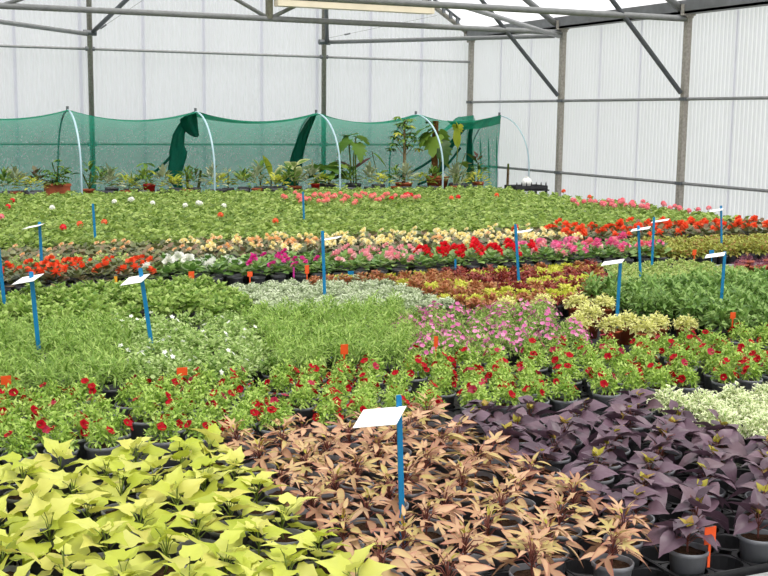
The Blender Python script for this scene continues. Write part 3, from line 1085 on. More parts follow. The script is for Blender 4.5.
# cream variegated in terracotta pots
CREV = [bush_variant(640 + i, POT['terra'], SOIL, 30, .085, .085, BROAD, 7, .03, LM['cream']) for i in range(4)]
TERR = [(3.90, 5.79), (4.03, 5.70), (3.55, 5.25), (3.64, 5.08), (3.82, 5.19), (3.95, 5.08), (4.10, 5.03), (3.74, 5.93), (3.45, 5.88), (3.77, 4.95), (3.73, 5.42)]
for x, y in TERR:
    spawn(rr_.choice(CREV), 'variegated_plant', 'cream yellow variegated bushy plant in a terracotta pot' + (' beside the coleus' if y > 5.55 else ' beside the salvias' if x > 3.9 else ' by a blue stake' if abs(x - 3.73) < .13 else ' beside the pink flowers'), 'potted plant', (x, y, BZ + .001), rr_.uniform(0, 6.28), 'cream variegated plants in terracotta pots', rr_.uniform(.95, 1.1))
CREV2 = [bush_variant(650 + i, pS, None, 20, .085, .13, BROAD, 7, .036, LM['light']) for i in range(3)]
near_terr = lambda x, y: min((x - a) ** 2 + (y - b) ** 2 for a, b in TERR) < .0165
# dark green
DGV = [bush_variant(660 + i, pS, None, 14, .07, .15, [leaf_simple(.36, .25), leaf_simple(.42, .15)], 8, .06, LM['dgreen']) for i in range(4)]
fill(lambda x, y: x > 3.98 + .12 * (y - 4.7) and not near_terr(x, y) and not (y < 5.3 and x < 4.2), 3.9, 6.6, 4.80, 6.25, .14, DGV, 'salvia_plant', 'upright dark green salvia plant without flowers', 'dark green salvia plants', gap=.03, rows='calibrachoas')
# coleus
COLR = [bush_variant(680 + i, pS, SOILS, 9, .062, .075, BROAD, 7, .042, LM['colred']) for i in range(3)]
COLY = [bush_variant(690 + i, pS, SOILS, 9, .058, .055, BROAD, 7, .036, LM['colyel']) for i in range(3)]
COLM = [bush_variant(700 + i, pS, SOILS, 9, .062, .06, BROAD, 7, .042, LM['colmix']) for i in range(3)]
colreg = lambda x, y: 3.32 < x < 4.55 + .5 * (y - 6.3) and not near_terr(x, y)
y = 6.02
j = 0
while y < 7.45:
    x = 2.2 + (.056 if j % 2 else 0)
    while x < 5.4:
        if (colreg(x, y) or (y > 7.28 and 2.75 < x <= 3.32)) and in_view(x, y):
            q = 1.1 * math.sin(int(x / .26) * 12.9898 + int((y + .13 * (int(x / .26) % 2)) / .24) * 78.233) + rr_.uniform(-.55, .55)
            if x < 3.75:
                q += .6 if q > -.3 else -.2
            if q < -.45:
                args = (COLY, 'yellow green coleus in a small dark pot', 'yellow coleus plants')
            elif q > 1.15 or (x < 3.8 and q > .3):
                args = (COLM, 'russet brown coleus with yellowish leaf edges', 'russet coleus plants')
            else:
                args = (COLR, 'deep red leaved coleus in a small dark pot', 'red coleus plants')
            spawn(rr_.choice(args[0]), 'coleus', args[1] + ', %s row from the pink flowers' % ORD[j], 'potted plant', (x + rr_.uniform(-.005, .005), y + rr_.uniform(-.005, .005), BZ + .001), rr_.uniform(0, 6.28), args[2], rr_.uniform(.92, 1.08))
        x += .113
    y += .105
    j += 1
# pale low plants
LIGV = [bush_variant(720 + i, pS, SOILS, 12, .056, .05, BROAD, 6, .032, LM['light']) for i in range(4)]
fill(lambda x, y: x > 4.62 + .5 * (y - 6.3), 4.6, 6.12, 6.38, 7.40, .110, LIGV, 'seedling_plant', 'low pale green young plant in a small dark pot', 'pale young plants', jit=.006, gap=.04, rows='salvias')
# plum heathers in terracotta
HEAV = [bush_variant(740 + i, POT['terra'], SOIL, 26, .07, .07, NARROW, 8, .02, LM['heather']) for i in range(3)]
for x, y in ((6.20, 7.02), (6.31, 6.92), (6.47, 7.03), (6.36, 7.16), (6.52, 7.28), (6.66, 7.10), (6.60, 6.88), (6.75, 7.26)):
    spawn(rr_.choice(HEAV), 'heather', 'plum coloured small leaved plant in a terracotta pot', 'potted plant', (x, y, BZ + .001), rr_.uniform(0, 6.28), 'plum plants in terracotta pots', rr_.uniform(.95, 1.1))


# ---- begonias
def beg_variant(seed, leafmat, flmeshes, nf, fsize=.036, joined=None, nleaf=20, pot='dark', H=.10, lsize=.062):
    rng = np.random.default_rng(seed)
    g = Geo()
    rosette(g, rng, nleaf, .085, H, PH - .01, BEGL, lsize, top=1.0, low=.15)
    parts = [('pot', POT[pot], I4, None), ('foliage', g.mesh('foliage', leafmat), I4, None)]
    jg = Geo()
    for k in range(nf):
        az = rng.uniform(0, 6.28)
        rr = rng.uniform(.01, .085)
        p = np.array([rr * math.cos(az), rr * math.sin(az), PH + H * (1.25 - 5 * rr) * rng.uniform(.6, 1.15) + .02])
        nrm = unit(dirv(az, .8) + np.array([0, -.35, 0]))
        if joined:
            double_flower(rng, 0, jg, p, nrm, fsize * rng.uniform(.8, 1.15) * 2)
        else:
            R_ = frame(nrm) * fsize * 2 * rng.uniform(.8, 1.15)
            parts.append(('flower', flmeshes[rng.integers(len(flmeshes))], Matrix(((*R_[0], p[0]), (*R_[1], p[1]), (*R_[2], p[2]), (0, 0, 0, 1))), None))
    if joined and nf:
        parts.append(('flowers', jg.mesh('flowers', joined), I4, None))
    return parts


FD = {k: flower_meshes_double(LM[k]) for k in ('f_yellow', 'f_peach', 'f_orange', 'f_white', 'f_magenta', 'f_pink', 'f_scarlet', 'f_rose', 'f_coral')}
BEG = dict(
    orange=[beg_variant(800 + i, LM['begdark'], FD['f_orange'], (2, 1, 2, 1)[i], .04) for i in range(4)],
    white=[beg_variant(810 + i, LM['beggreen'], FD['f_white'], (2, 1, 1, 2)[i], .043) for i in range(4)],
    magenta=[beg_variant(820 + i, LM['beggreen'], FD['f_magenta'], (1, 2, 1, 0)[i], .042) for i in range(4)],
    pink=[beg_variant(830 + i, LM['beggreen'], FD['f_pink'], (2, 2, 1, 1)[i], .044) for i in range(4)],
    red=[beg_variant(840 + i, LM['beggreen'], FD['f_scarlet'], (2, 2, 3, 1)[i], .042) for i in range(4)],
    rose=[beg_variant(850 + i, LM['beggreen'], FD['f_rose'], (3, 2, 2, 3)[i], .04) for i in range(4)],
    coral=[beg_variant(860 + i, LM['beggreen'], FD['f_coral'], (2, 2, 1, 2)[i], .042) for i in range(4)],
    bare=[beg_variant(865 + i, LM['beggreen'], FD['f_coral'], 0, .038) for i in range(2)],
)
TXT = dict(orange='dark leaved begonia with orange blooms', white='green leaved begonia with white double blooms', magenta='green leaved begonia with magenta blooms',
           pink='green leaved begonia with pale pink double blooms', red='green leaved begonia with scarlet double blooms', rose='green leaved begonia with rose pink double blooms', coral='green leaved begonia with coral pink double blooms')
y = 7.74
j = 0
while y < 8.30:
    x = .3 + (.08 if j % 2 else 0)
    while x < 6.0:
        if in_view(x, y):
            q = x + rr_.uniform(-.06, .06) - (y - 7.74) * .25
            k = 'orange' if q < 1.78 else 'white' if q < 2.40 else 'magenta' if q < 3.12 else 'pink' if q < 3.80 else 'red' if q < 4.85 else rr_.choice(['rose', 'rose', 'coral', 'pink'])
            spawn(rr_.choice(BEG[k]), 'dark_leaved_begonia' if k == 'orange' else 'green_leaved_begonia', TXT[k] + ', %s row from the bench edge' % ORD[j], 'potted plant', (x + rr_.uniform(-.012, .012), y + rr_.uniform(-.01, .01), BZ + .001), rr_.uniform(-.6, .6), k + ' begonias', rr_.uniform(.92, 1.06))
        x += .158
    y += .14
    j += 1
for k in range(7):
    spawn(rr_.choice(CREV2), 'pale_foliage_plant', 'pale cream green foliage plant behind the orange begonias', 'potted plant', (.78 + .15 * k, 8.34 + rr_.uniform(-.01, .01), BZ + .001), rr_.uniform(0, 6.28), 'pale foliage plants behind the orange begonias', 1.1)
# russet foliage bed
RUSV = [bush_variant(870 + i, pS, None, 14, .075, .10, BROAD, 7, .042, LM['russet']) for i in range(4)]
fill(lambda x, y: x > 5.98 + .15 * (y - 7.8), 5.9, 8.5, 7.78, 8.50, .112, RUSV, 'foliage_plant', 'yellow green and russet leaved plant', 'russet foliage plants', jit=.006, rows='pale young plants')
# back begonia rows
YELV = [beg_variant(880 + i, LM['begdark'], FD['f_yellow'], (1, 2, 1, 2)[i], .034, None, 14, 'dark', .10, .065) for i in range(4)]
PEAV = [beg_variant(890 + i, LM['begdark'], FD['f_peach'], (1, 2, 1)[i], .034, None, 14, 'dark', .10, .065) for i in range(3)]
DRKV = [beg_variant(895 + i, LM['begdark'], FD['f_peach'], (0, 0, 1, 0)[i], .028, None, 16, 'dark', .09, .068) for i in range(4)]
ORAV = [beg_variant(905 + i, LM['begdark'], FD['f_orange'], (1, 1, 2, 1)[i], .046, None, 14, 'dark', .11, .065) for i in range(4)]
y = 8.44
j = 0
while y < 9.40:
    x = .4 + (.085 if j % 2 else 0)
    while x < 8.6:
        if in_view(x, y) and not (x > 5.8 and y < 8.60):
            q = x + rr_.uniform(-.2, .2)
            if q < 2.3:
                v, l, gp = (DRKV, 'bronze green begonia with hardly any flowers behind the orange rows', 'bronze green begonias')
            elif q > 5.75:
                v, l, gp = (ORAV, 'dark leaved begonia with large orange blooms near the side wall', 'large orange begonias')
            elif rr_.random() < (.35 if q < 3.2 else .1):
                v, l, gp = (PEAV, 'dark leaved begonia with peach blooms among the yellow ones', 'peach begonias')
            else:
                v, l, gp = (YELV, 'dark leaved begonia with soft yellow blooms', 'yellow begonias')
            spawn(rr_.choice(v), 'dark_leaved_begonia', l + ', %s row' % ORD[j], 'potted plant', (x + rr_.uniform(-.015, .015), y + rr_.uniform(-.012, .012), BZ + .001), rr_.uniform(-.7, .7), gp, rr_.uniform(.92, 1.08))
        x += .168
    y += .148
    j += 1


# ---- geraniums
def geran_geo(seed, g=None, off=(0, 0, 0), rz=0.0, nleaf=26, heads=0, pot=True, hm=1, scale=1.0):
    rng = np.random.default_rng(seed)
    q = Geo()
    if pot:
        q.addvf(pot_geo(.056, .044, PH, 10), mi=2)
    rosette(q, rng, nleaf, .095, .125, PH - .01, ROUND, .058)
    for k in range(heads):
        az = rng.uniform(0, 6.28); rr = rng.uniform(0, .05)
        c = np.array([rr * math.cos(az), rr * math.sin(az), PH + .155 + rng.uniform(-.01, .02)])
        q.addvf(tube([(c[0] * .4, c[1] * .4, PH), c], .002, 4, False), mi=3)
        for i in range(16):
            d = dirv(2.4 * i, -.3 + 1.8 * i / 16)
            star5(q, c + d * .026, d, .017, rng, 1)
    return q


def far_mesh(seed, heads, fm):
    return geran_geo(seed, heads=heads).mesh('geranium', [LM['geran'], LM[fm], MT['potdark'], MT['stem']])


GERV = [far_mesh(1000 + i, 0, 'f_salmon') for i in range(6)]
GERF = {k: [far_mesh(1010 + i, 1 + i % 2, k) for i in range(3)] for k in ('f_salmon', 'f_scarlet', 'f_white', 'f_coral', 'f_orange')}
GX0, GX1, GY0, GY1, GP = .6, 8.55, 9.56, 15.2, .165
cells = []
y = GY0
j = 0
while y < GY1:
    x = GX0 + (GP / 2 if j % 2 else 0)
    while x < GX1:
        if in_view(x, y, .75, .35):
            cells.append((x + rr_.uniform(-.02, .02), y + rr_.uniform(-.02, .02)))
        x += GP
    y += GP * .88
    j += 1
FLOW = {'f_salmon': [(4.97, 13.59), (4.86, 12.87), (4.94, 12.51), (5.2, 12.7), (5.3, 12.95), (5.44, 13.09), (5.77, 13.39), (5.46, 12.37), (5.6, 12.9), (5.1, 13.0), (5.0, 12.7), (5.25, 12.4), (5.7, 13.1), (5.15, 13.3), (5.55, 12.6), (4.75, 12.75), (4.7, 12.95), (5.9, 13.2), (5.35, 13.3), (5.05, 12.25)],
        'f_scarlet': [(5.90, 12.79), (6.17, 13.10), (6.18, 12.72), (6.05, 12.9), (1.29, 12.55), (1.49, 13.41), (6.5, 12.5), (1.53, 10.06)],
        'f_white': [(2.66, 13.10), (1.75, 12.02), (3.34, 12.29), (3.62, 12.22), (2.89, 12.72), (2.72, 13.0), (3.25, 12.35)],
        'f_coral': [(7.73, 11.11), (8.15, 11.50), (8.41, 11.43), (8.01, 10.72), (8.42, 11.09), (8.38, 10.78), (8.51, 10.74), (8.23, 10.21), (7.77, 11.26), (7.9, 11.2), (8.05, 11.4), (8.1, 11.0), (8.3, 11.2), (8.2, 10.6), (8.45, 10.5), (7.85, 11.5), (7.6, 11.3), (8.35, 10.3), (8.5, 10.1), (8.0, 11.0), (1.19, 11.42)],
        'f_orange': [(1.79, 10.47), (8.50, 13.12), (3.23, 11.08), (3.42, 10.31), (7.34, 12.61), (6.52, 12.27), (8.45, 12.3), (2.0, 10.6)]}
rg = random.Random(8)
FLOW['f_salmon'] += [(5.35 + .75 * rg.uniform(-1, 1), 12.85 + .5 * rg.uniform(-1, 1)) for _ in range(22)]
FLOW['f_coral'] += [(8.1 + .4 * rg.uniform(-1, 1), 10.9 + .7 * rg.uniform(-1, 1)) for _ in range(14)]
WORD = {'f_salmon': 'salmon pink', 'f_scarlet': 'scarlet red', 'f_white': 'white', 'f_coral': 'coral pink', 'f_orange': 'orange red'}
used = set()
for k, pts in FLOW.items():
    for a, b in pts:
        i = min((i for i in range(len(cells)) if i not in used), key=lambda i: (cells[i][0] - a) ** 2 + (cells[i][1] - b) ** 2)
        used.add(i)
        o = link('geranium', rr_.choice(GERF[k]), loc=(*cells[i], BZ + .001))
        o.rotation_euler = (0, 0, rr_.uniform(0, 6.28))
        tag(o, 'green geranium with %s flower heads in the wide geranium bed' % WORD[k], 'potted plant', WORD[k] + ' geraniums')
rest = [c for i, c in enumerate(cells) if i not in used]
for x, y in rest[:290]:
    o = link('geranium', rr_.choice(GERV), loc=(x, y, BZ + .001))
    o.rotation_euler = (0, 0, rr_.uniform(0, 6.28)); s = rr_.uniform(.9, 1.08); o.scale = (s, s, s)
    tag(o, 'bright green geranium without flowers, %s row behind the begonias' % ORD[int(max(0, y - GY0 + .03) / (GP * .88))], 'potted plant', 'flowerless geraniums behind the begonias')
# the hundreds behind them, one object
tpl = []
for i in range(5):
    q = geran_geo(1050 + i, nleaf=20, pot=False)
    tpl.append((np.concatenate(q.V), np.concatenate(q.F), np.concatenate(q.A), np.concatenate(q.B)))
g = Geo()
for x, y in rest[290:]:
    V, F, A, B = tpl[rr_.randrange(5)]
    a = rr_.uniform(0, 6.28); s = rr_.uniform(.9, 1.1)
    c, sn = math.cos(a) * s, math.sin(a) * s
    P = np.column_stack([V[:, 0] * c - V[:, 1] * sn + x, V[:, 0] * sn + V[:, 1] * c + y, V[:, 2] * s + BZ])
    g.add(P, F, np.clip(A + rr_.uniform(-.12, .12), 0, 1), B)
o = link('geranium_bed', g.mesh('geranium_bed', LM['geran']), kind='stuff')
tag(o, 'mass of green geraniums filling the wide bed toward the netted tunnel', 'geraniums')

# ================================================================== STAKES WITH CARDS, TAGS
STK = [((1.29, 2.71), (1.27, 1.02), (1.215, .965), .128, .62, 'bronze sweet potato vines', (.02, .1)),
       ((.72, 5.52), (.69, 1.02), (.675, .985), .13, .5, 'narrow leaved plants, left of the bacopas', (0, 0)),
       ((1.25, 5.48), (1.19, 1.02), (1.165, .965), .125, .62, 'white bacopas', (0, 0)),
       ((.71, 6.83), (.68, .99), (.62, .96), .12, .3, 'leafy petunias', (0, 0)),
       ((1.10, 8.18), (1.09, 1.01), (1.05, .98), .14, .3, 'orange begonias', (0, 0)),
       ((1.75, 9.73), (1.73, 1.01), None, 0, 0, 'geraniums behind the bronze green begonias', (0, 0)),
       ((3.98, 10.75), (3.96, 1.01), None, 0, 0, 'middle of the wide geranium bed', (0, 0)),
       ((2.63, 6.73), (2.61, 1.04), (2.67, .99), .12, .2, 'silver foliage plants', (0, 0)),
       ((4.08, 6.77), (4.03, 1.04), (4.10, .99), .11, .2, 'coleus plants', (0, 0)),
       ((4.92, 6.53), (4.87, 1.03), (4.89, 1.005), .13, .25, 'pale young plants near the coleus', (0, 0)),
       ((5.49, 7.17), (5.49, 1.02), (5.55, .99), .13, .2, 'pale plants before the pink begonias', (0, 0)),
       ((3.73, 5.16), (3.74, .99), (3.69, .985), .115, .3, 'cream variegated plants', (0, 0)),
       ((4.55, 5.28), (4.56, 1.00), (4.49, .98), .11, .3, 'dark green salvias', (0, 0)),
       ((6.87, 7.99), (6.83, 1.02), (6.78, .98), .11, .25, 'russet foliage plants', (0, 0))]
for (bx, by), (tx, tz), cd, cw, tilt, where, _ in STK:
    lab = ('blue stake with a white card standing among the ' if cd else 'bare blue stake standing in the ') + where
    t = thing('plant_marker', lab, 'plant marker', (bx, by, BZ + .03))
    H_ = tz - BZ - .03
    w = .0075 if by < 4 else .010
    # flat stake with a pointed foot, leaning
    V = []
    for z, ww in ((0, .001), (.03, w), (H_ - .004, w), (H_, w * .7)):
        x = (tx - bx) * z / H_
        for dx, dy in ((-ww, -.0025), (ww, -.0025), (ww, .0025), (-ww, .0025)):
            V.append((x + dx, dy, z))
    Q = [(0, 1, 2, 3), (12, 13, 14, 15)]
    for i in range(3):
        for k in range(4):
            Q.append((i * 4 + k, i * 4 + (k + 1) % 4, (i + 1) * 4 + (k + 1) % 4, (i + 1) * 4 + k))
    link('stake', simple((np.array(V), tris(Q)), MT['stake']), t)
    if cd:
        cx, cz = cd[0] - bx, cd[1] - BZ - .03
        dep = .085 if tilt > .4 else .075
        g = Geo().addvf(box(-cw / 2, cw / 2, -dep / 2, dep / 2, -.0008, .0008))
        m = Matrix.Translation((cx, 0, cz)) @ Matrix.Rotation(-.85, 4, 'Z') @ Matrix.Rotation(-.2, 4, 'Y') @ Matrix.Rotation(tilt * .6, 4, 'X')
        link('card', g.mesh('card', MT['card'], False), t, m)

TAGS = [((1.992, 2.303), .668, .036, .048, 'orange', 'orange tag stuck in the pot of a purple vine at the bench edge'),
        ((1.92, 4.68), .755, .034, .045, 'orange', 'orange tag standing between calibrachoas and lobelias'),
        ((1.18, 4.66), .715, .045, .034, 'orange', 'orange tag lying low between calibrachoas and bacopas'),
        ((.48, 4.72), .725, .04, .036, 'orange', 'orange tag beside the narrow leaved plants'),
        ((2.43, 4.78), .735, .02, .05, 'orange', 'narrow orange tag under the orchid pink flowers'),
        ((4.24, 4.82), .745, .033, .034, 'orange', 'orange red tag in front of the dark green salvias'),
        ((1.96, 7.46), .725, .04, .05, 'orange', 'orange tag in front of the white begonias'),
        ((2.36, 7.44), .715, .035, .035, 'orange', 'orange tag between petunias and white begonias'),
        ((2.84, 7.62), .705, .03, .06, 'orange', 'tall orange tag in front of the magenta begonias'),
        ((1.46, 7.46), .715, .02, .05, 'yellowtag', 'yellow tag in front of the orange begonias'),
        ((3.10, 7.44), .69, .045, .03, 'stake', 'small blue tag beside the russet coleus'),
        ((4.02, 7.60), .70, .016, .07, 'stake', 'slim blue tag in front of the scarlet begonias'),
        ((2.74, 7.62), .69, .014, .07, 'magtag', 'slim magenta tag in front of the magenta begonias'),
        ((6.30, 7.44), .72, .05, .035, 'stake', 'blue tag in front of the russet foliage plants'),
        ((6.12, 7.45), .725, .035, .045, 'orange', 'orange tag at the edge of the russet foliage plants')]
for (x, y), z, w, h, mt, lab in TAGS:
    zb = BZ + (.06 if y < 2.5 else .002)
    zz = z - zb - (0 if y < 2.5 else .03)
    g = Geo().addvf(box(-w / 2, w / 2, -.001, .001, zz - h / 2, zz + h / 2))
    g.addvf(box(-.004, .004, -.0008, .0008, 0, zz - h / 2))
    o = link('plant_tag', g.mesh('plant_tag', MT[mt], False), loc=(x, y, zb))
    o.rotation_euler = (rr_.uniform(-.15, .05), 0, rr_.uniform(-.35, .1))
    tag(o, lab, 'tag')

# ================================================================== NETTED TUNNEL
HX = [0.85, 2.70, 4.56, 6.48, 8.20, 9.75]
HY0, HY1, HZ = 16.0, 18.0, 1.79


def hoop_pt(a):
    """a from 0 (front foot) to 1 (rear foot): tall arch"""
    if a < .2:
        return 16.0, .95 * a / .2
    if a > .8:
        return 18.0, .95 * (1 - a) / .2
    th = PI * (a - .2) / .6
    return 17.0 - math.cos(th), .95 + (HZ - .95) * math.sin(th)


LABH = {0.85: 'pale plastic hoop left of the terracotta trough', 2.70: 'pale plastic hoop right of the terracotta trough', 4.56: 'pale plastic hoop beside the bunched net', 6.48: 'pale plastic hoop between the two monsteras', 8.20: 'pale plastic hoop arching over the moss pole plant', 9.75: 'thin pale hoop standing clear of the net by the side wall'}
for x in HX:
    pts = []
    for i in range(41):
        yy, zz = hoop_pt(i / 40)
        pts.append((0, yy - 17, zz))
    t = thing('hoop', LABH[x], 'hoop', (x, 17, 0))
    link('pipe', simple(tube(pts, .0145 if x < 9 else .010, 8), MT['hoop'], smooth=True), t)
    link('ridge_clip', simple(tube([(0, 0, HZ + .0), (0, 0, HZ + .06)], .02, 8), MT['dark_tube']), t)


def sag(x):
    """height of the hanging edge of the net between hoops"""
    for a, b in zip(HX[:-1], HX[1:]):
        if a <= x <= b:
            q = (x - a) / (b - a)
            return -.14 * 4 * q * (1 - q) * (1 if b < 9 else .8)
    return 0


def net_surface(x0, x1, v0, v1, nx=150, nv=26, wr=.03, off=0.0):
    """sheet over the rear half of the hoops; v = 0 at the ridge, 1 at the foot"""
    rng = np.random.default_rng(3)
    ph = rng.uniform(0, 6.28, 8)
    V, Q = [], []
    for i in range(nx + 1):
        x = x0 + (x1 - x0) * i / nx
        fl = min(1, max(0, (x - 8.7) / .7))
        dq = min(abs(x - h) for h in HX)
        for j in range(nv + 1):
            v = v0 + (v1 - v0) * j / nv
            yy, zz = hoop_pt(.5 + .47 * v)
            if fl > 0:
                vv = max(0, v)
                yb_, zb_ = (17.0 + 1.9 * vv, HZ - .20 * vv) if vv < .5 else (17.95, (HZ - .10) * (1 - vv) * 2 + .1)
                yy, zz = yy + (yb_ - yy) * fl, zz + (zb_ - zz) * fl
            s = sag(x)
            w = wr * (math.sin(x * 7 + ph[0] + 3 * v) * .5 + math.sin(x * 13 - 5 * v + ph[1]) * .35 + math.sin(v * 16 + 2 * math.sin(x * 1.7) + ph[2]) * .5) * min(1, dq * 4)
            V.append((x, yy - .05 - off - .10 * min(1, dq * 2) * v + w, zz + s * (1 - v) ** 1.2 + .012))
    for i in range(nx):
        for j in range(nv):
            a = i * (nv + 1) + j
            Q.append((a, a + 1, a + nv + 2, a + nv + 1))
    return np.array(V), tris(Q)


t = thing('shade_net', 'green shade net draped over the rear of the hoops along the gable wall', 'net', (0, 0, 0))
link('net_sheet', simple(net_surface(.2, 9.75, 0, 1), MT['net'], smooth=True), t)
link('net_hem', simple(net_surface(.2, 9.75, -.06, .05, 150, 4, .01, .012), MT['nettop'], smooth=True), t)
# folded top flap between the third hoop and the end
link('net_fold', simple(net_surface(4.62, 6.48, 0, .16, 50, 6, .015, .03), MT['nettop'], smooth=True), t)
V, Q = [], []
for i in range(31):
    x = 8.75 + 1.0 * i / 30
    for j in range(5):
        V.append((x, 16.95 + .01 * math.sin(x * 23 + j), HZ + .02 + sag(x) - (.02 + .12 * min(1, i / 6)) * j / 4))
for i in range(30):
    for j in range(4):
        a = i * 5 + j
        Q.append((a, a + 1, a + 6, a + 5))
link('net_fold', simple((np.array(V), tris(Q)), MT['nettop'], smooth=True), t)
# end of the net, wrapped round the last hoop
V, Q = [], []
for i in range(15):
    for j in range(21):
        q, v = i / 14, j / 20
        V.append((9.76 - .05 * math.sin(q * 22 + 2 * v) * min(1, v * 3), 16.97 + .97 * q, (HZ + .01 - .10 * q) * (1 - v) + .3 * v))
for i in range(14):
    for j in range(20):
        a = i * 21 + j
        Q.append((a, a + 1, a + 22, a + 21))
link('net_end', simple((np.array(V), tris(Q)), MT['net'], smooth=True), t)


def drape(x, pts, seed, label_part):
    """hanging gathered folds: a closed crumpled tube following pts (dx, y, z, width)"""
    rng = np.random.default_rng(seed)
    V, Q = [], []
    n = 18
    for (dx, yy, z, w) in pts:
        for k in range(n):
            th = 2 * PI * k / n
            q = 1 + .38 * math.sin(3 * th + z * 4) + .2 * math.sin(7 * th - z * 7)
            V.append((x + dx + w * q * math.cos(th), yy + w * .45 * q * math.sin(th), z))
    for i in range(len(pts) - 1):
        for k in range(n):
            k2 = (k + 1) % n
            Q.append((i * n + k, i * n + k2, (i + 1) * n + k2, (i + 1) * n + k))
    link(label_part, simple((np.array(V), tris(Q)), MT['net2'], smooth=True), t)


drape(4.42, [(.14, 17.02, 1.80, .015), (.08, 17.0, 1.75, .06), (.04, 17.0, 1.68, .10), (.06, 17.0, 1.58, .095), (.10, 17.0, 1.50, .08), (.13, 17.0, 1.45, .06), (.15, 17.0, 1.42, .02)], 4, 'gathered_net')
drape(4.28, [(.16, 17.06, 1.70, .03), (.12, 17.06, 1.60, .06), (.05, 17.06, 1.46, .075), (.03, 17.06, 1.30, .085), (.06, 17.06, 1.20, .11), (.05, 17.06, 1.12, .10), (.0, 17.06, 1.0, .09), (-.04, 17.06, .88, .09), (-.02, 17.06, .76, .07), (.03, 17.06, .66, .05), (.05, 17.06, .56, .03)], 8, 'gathered_net')
drape(6.42, [(.04, 17.02, 1.78, .03), (-.02, 17.08, 1.64, .05), (-.06, 17.2, 1.45, .07), (-.1, 17.3, 1.2, .08), (-.15, 17.4, .95, .09), (-.22, 17.45, .65, .11)], 5, 'gathered_net')
drape(9.35, [(-.02, 17.3, 1.66, .03), (-.16, 17.4, 1.45, .04), (-.27, 17.5, 1.2, .04), (-.36, 17.55, .95, .05), (-.45, 17.6, .65, .05)], 6, 'gathered_net')
drape(9.42, [(-.02, 17.3, 1.66, .03), (.0, 17.4, 1.40, .035), (.06, 17.5, 1.1, .045), (.1, 17.5, .65, .06)], 7, 'gathered_net')
for k, (xa, za, xb, zb) in enumerate(((8.25, .75, 9.30, 1.55), (3.75, .75, 4.40, 1.25), (8.6, .62, 9.28, 1.25))):
    pts = [(xa + (xb - xa) * q, 17.72 - .25 * q, za + (zb - za) * q - .12 * math.sin(PI * q)) for q in np.linspace(0, 1, 9)]
    link('net_crease', simple(tube(pts, .022, 6), MT['net2'], smooth=True), t)

# ================================================================== TROPICAL POT PLANTS IN THE TUNNEL
MON = leaf_fan([(1, 0), (.8, .2), (.6, .22), (.66, .42), (.42, .36), (.42, .54), (.2, .40), (.12, .56), (-.1, .45), (-.25, .3), (-.1, .04)], c=.2, fold=.1, droop=.35, wave=.02)
SPEAR = leaf_fan([(1, 0), (.8, .07), (.5, .12), (.2, .1), (0, .03)], c=.4, fold=.5, droop=.08)
PADDLE = leaf_fan([(1, 0), (.8, .14), (.5, .2), (.25, .15), (.04, .03)], c=.45, fold=.3, droop=.2)
STRAP = leaf_simple(.09, .5, .3, .5)
BTZ = BZ + .001


def big_pot(t, rt, h, mat, seg=20, trough=False):
    if trough:
        w, d = rt, rt * .5
        g = Geo()
        for b in (box(-w, w, -d, -d + .012, 0, h), box(-w, w, d - .012, d, 0, h), box(-w, -w + .012, -d + .012, d - .012, 0, h), box(w - .012, w, -d + .012, d - .012, 0, h), box(-w, w, -d, d, 0, .012), box(-w - .012, w + .012, -d - .012, -d, h - .03, h + .004)):
            g.addvf(b)
        p_ = link('pot', g.mesh('pot', MT[mat], False), t)
        link('soil', simple(box(-w + .013, w - .013, -d + .013, d - .013, h - .05, h - .02), MT['soil']), p_)
    else:
        p_ = link('pot', Geo().addvf(pot_geo(rt, rt * .74, h, seg, .03)).mesh('pot', MT[mat]), t)
        link('soil', Geo().addvf(soil_geo(rt * .86, h * .88, RNG)).mesh('soil', MT['soil']), p_)


def tropical(name, label, x, y, rt, ph, potmat, leaves, stems=(), trough=False, seed=0, extra=None):
    """leaves: (template, material key, base(x,y,z), azimuth, elevation, size); big ones are parts of their own"""
    t = thing(name, label, 'potted plant', (x, y, BTZ))
    big_pot(t, rt, ph, potmat, trough=trough)
    sg = Geo()
    for pts, rad in stems:
        sg.addvf(tube(pts, rad, 6))
    if stems:
        link('stem', sg.mesh('stem', MT['bark' if seed == 1 else 'stem']), t)
    rng = np.random.default_rng(seed + 50)
    small = {}
    for tp, mk, p, az, el, size in leaves:
        q = rng.uniform(0, 1)
        if size >= .15:
            g = Geo(); put(g, tp, (0, 0, 0), dirv(az, el), size, rng.uniform(-.4, .4), q)
            link('leaf', g.mesh('leaf', LM[mk]), t, Matrix.Translation(p))
        else:
            g = small.setdefault(mk, Geo())
            put(g, tp, p, dirv(az, el), size, rng.uniform(-.4, .4), q)
    for mk, g in small.items():
        link('foliage', g.mesh('foliage', LM[mk]), t)
    if extra:
        extra(t)
    return t


def tuft(rng, n, tp, mk, z0, R_, H, size, up=.5):
    out = []
    for i in range(n):
        az = 2.4 * i + rng.uniform(-.3, .3)
        q = (i + .5) / n
        out.append((tp, mk, (R_ * q * math.cos(az), R_ * q * math.sin(az), z0 + H * (1 - .7 * q) * rng.uniform(.7, 1.1)), az, up * (1 - q) * 1.6 + rng.uniform(-.2, .3), size * rng.uniform(.7, 1.2)))
    return out


def palmate(rng, c, az0, size, mk, n=7):
    """umbrella of leaflets, as on a schefflera"""
    return [(PADDLE, mk, tuple(c), az0 + 2 * PI * k / n, rng.uniform(-.5, 0), size) for k in range(n)]


R1 = np.random.default_rng(77)
YT = 16.7
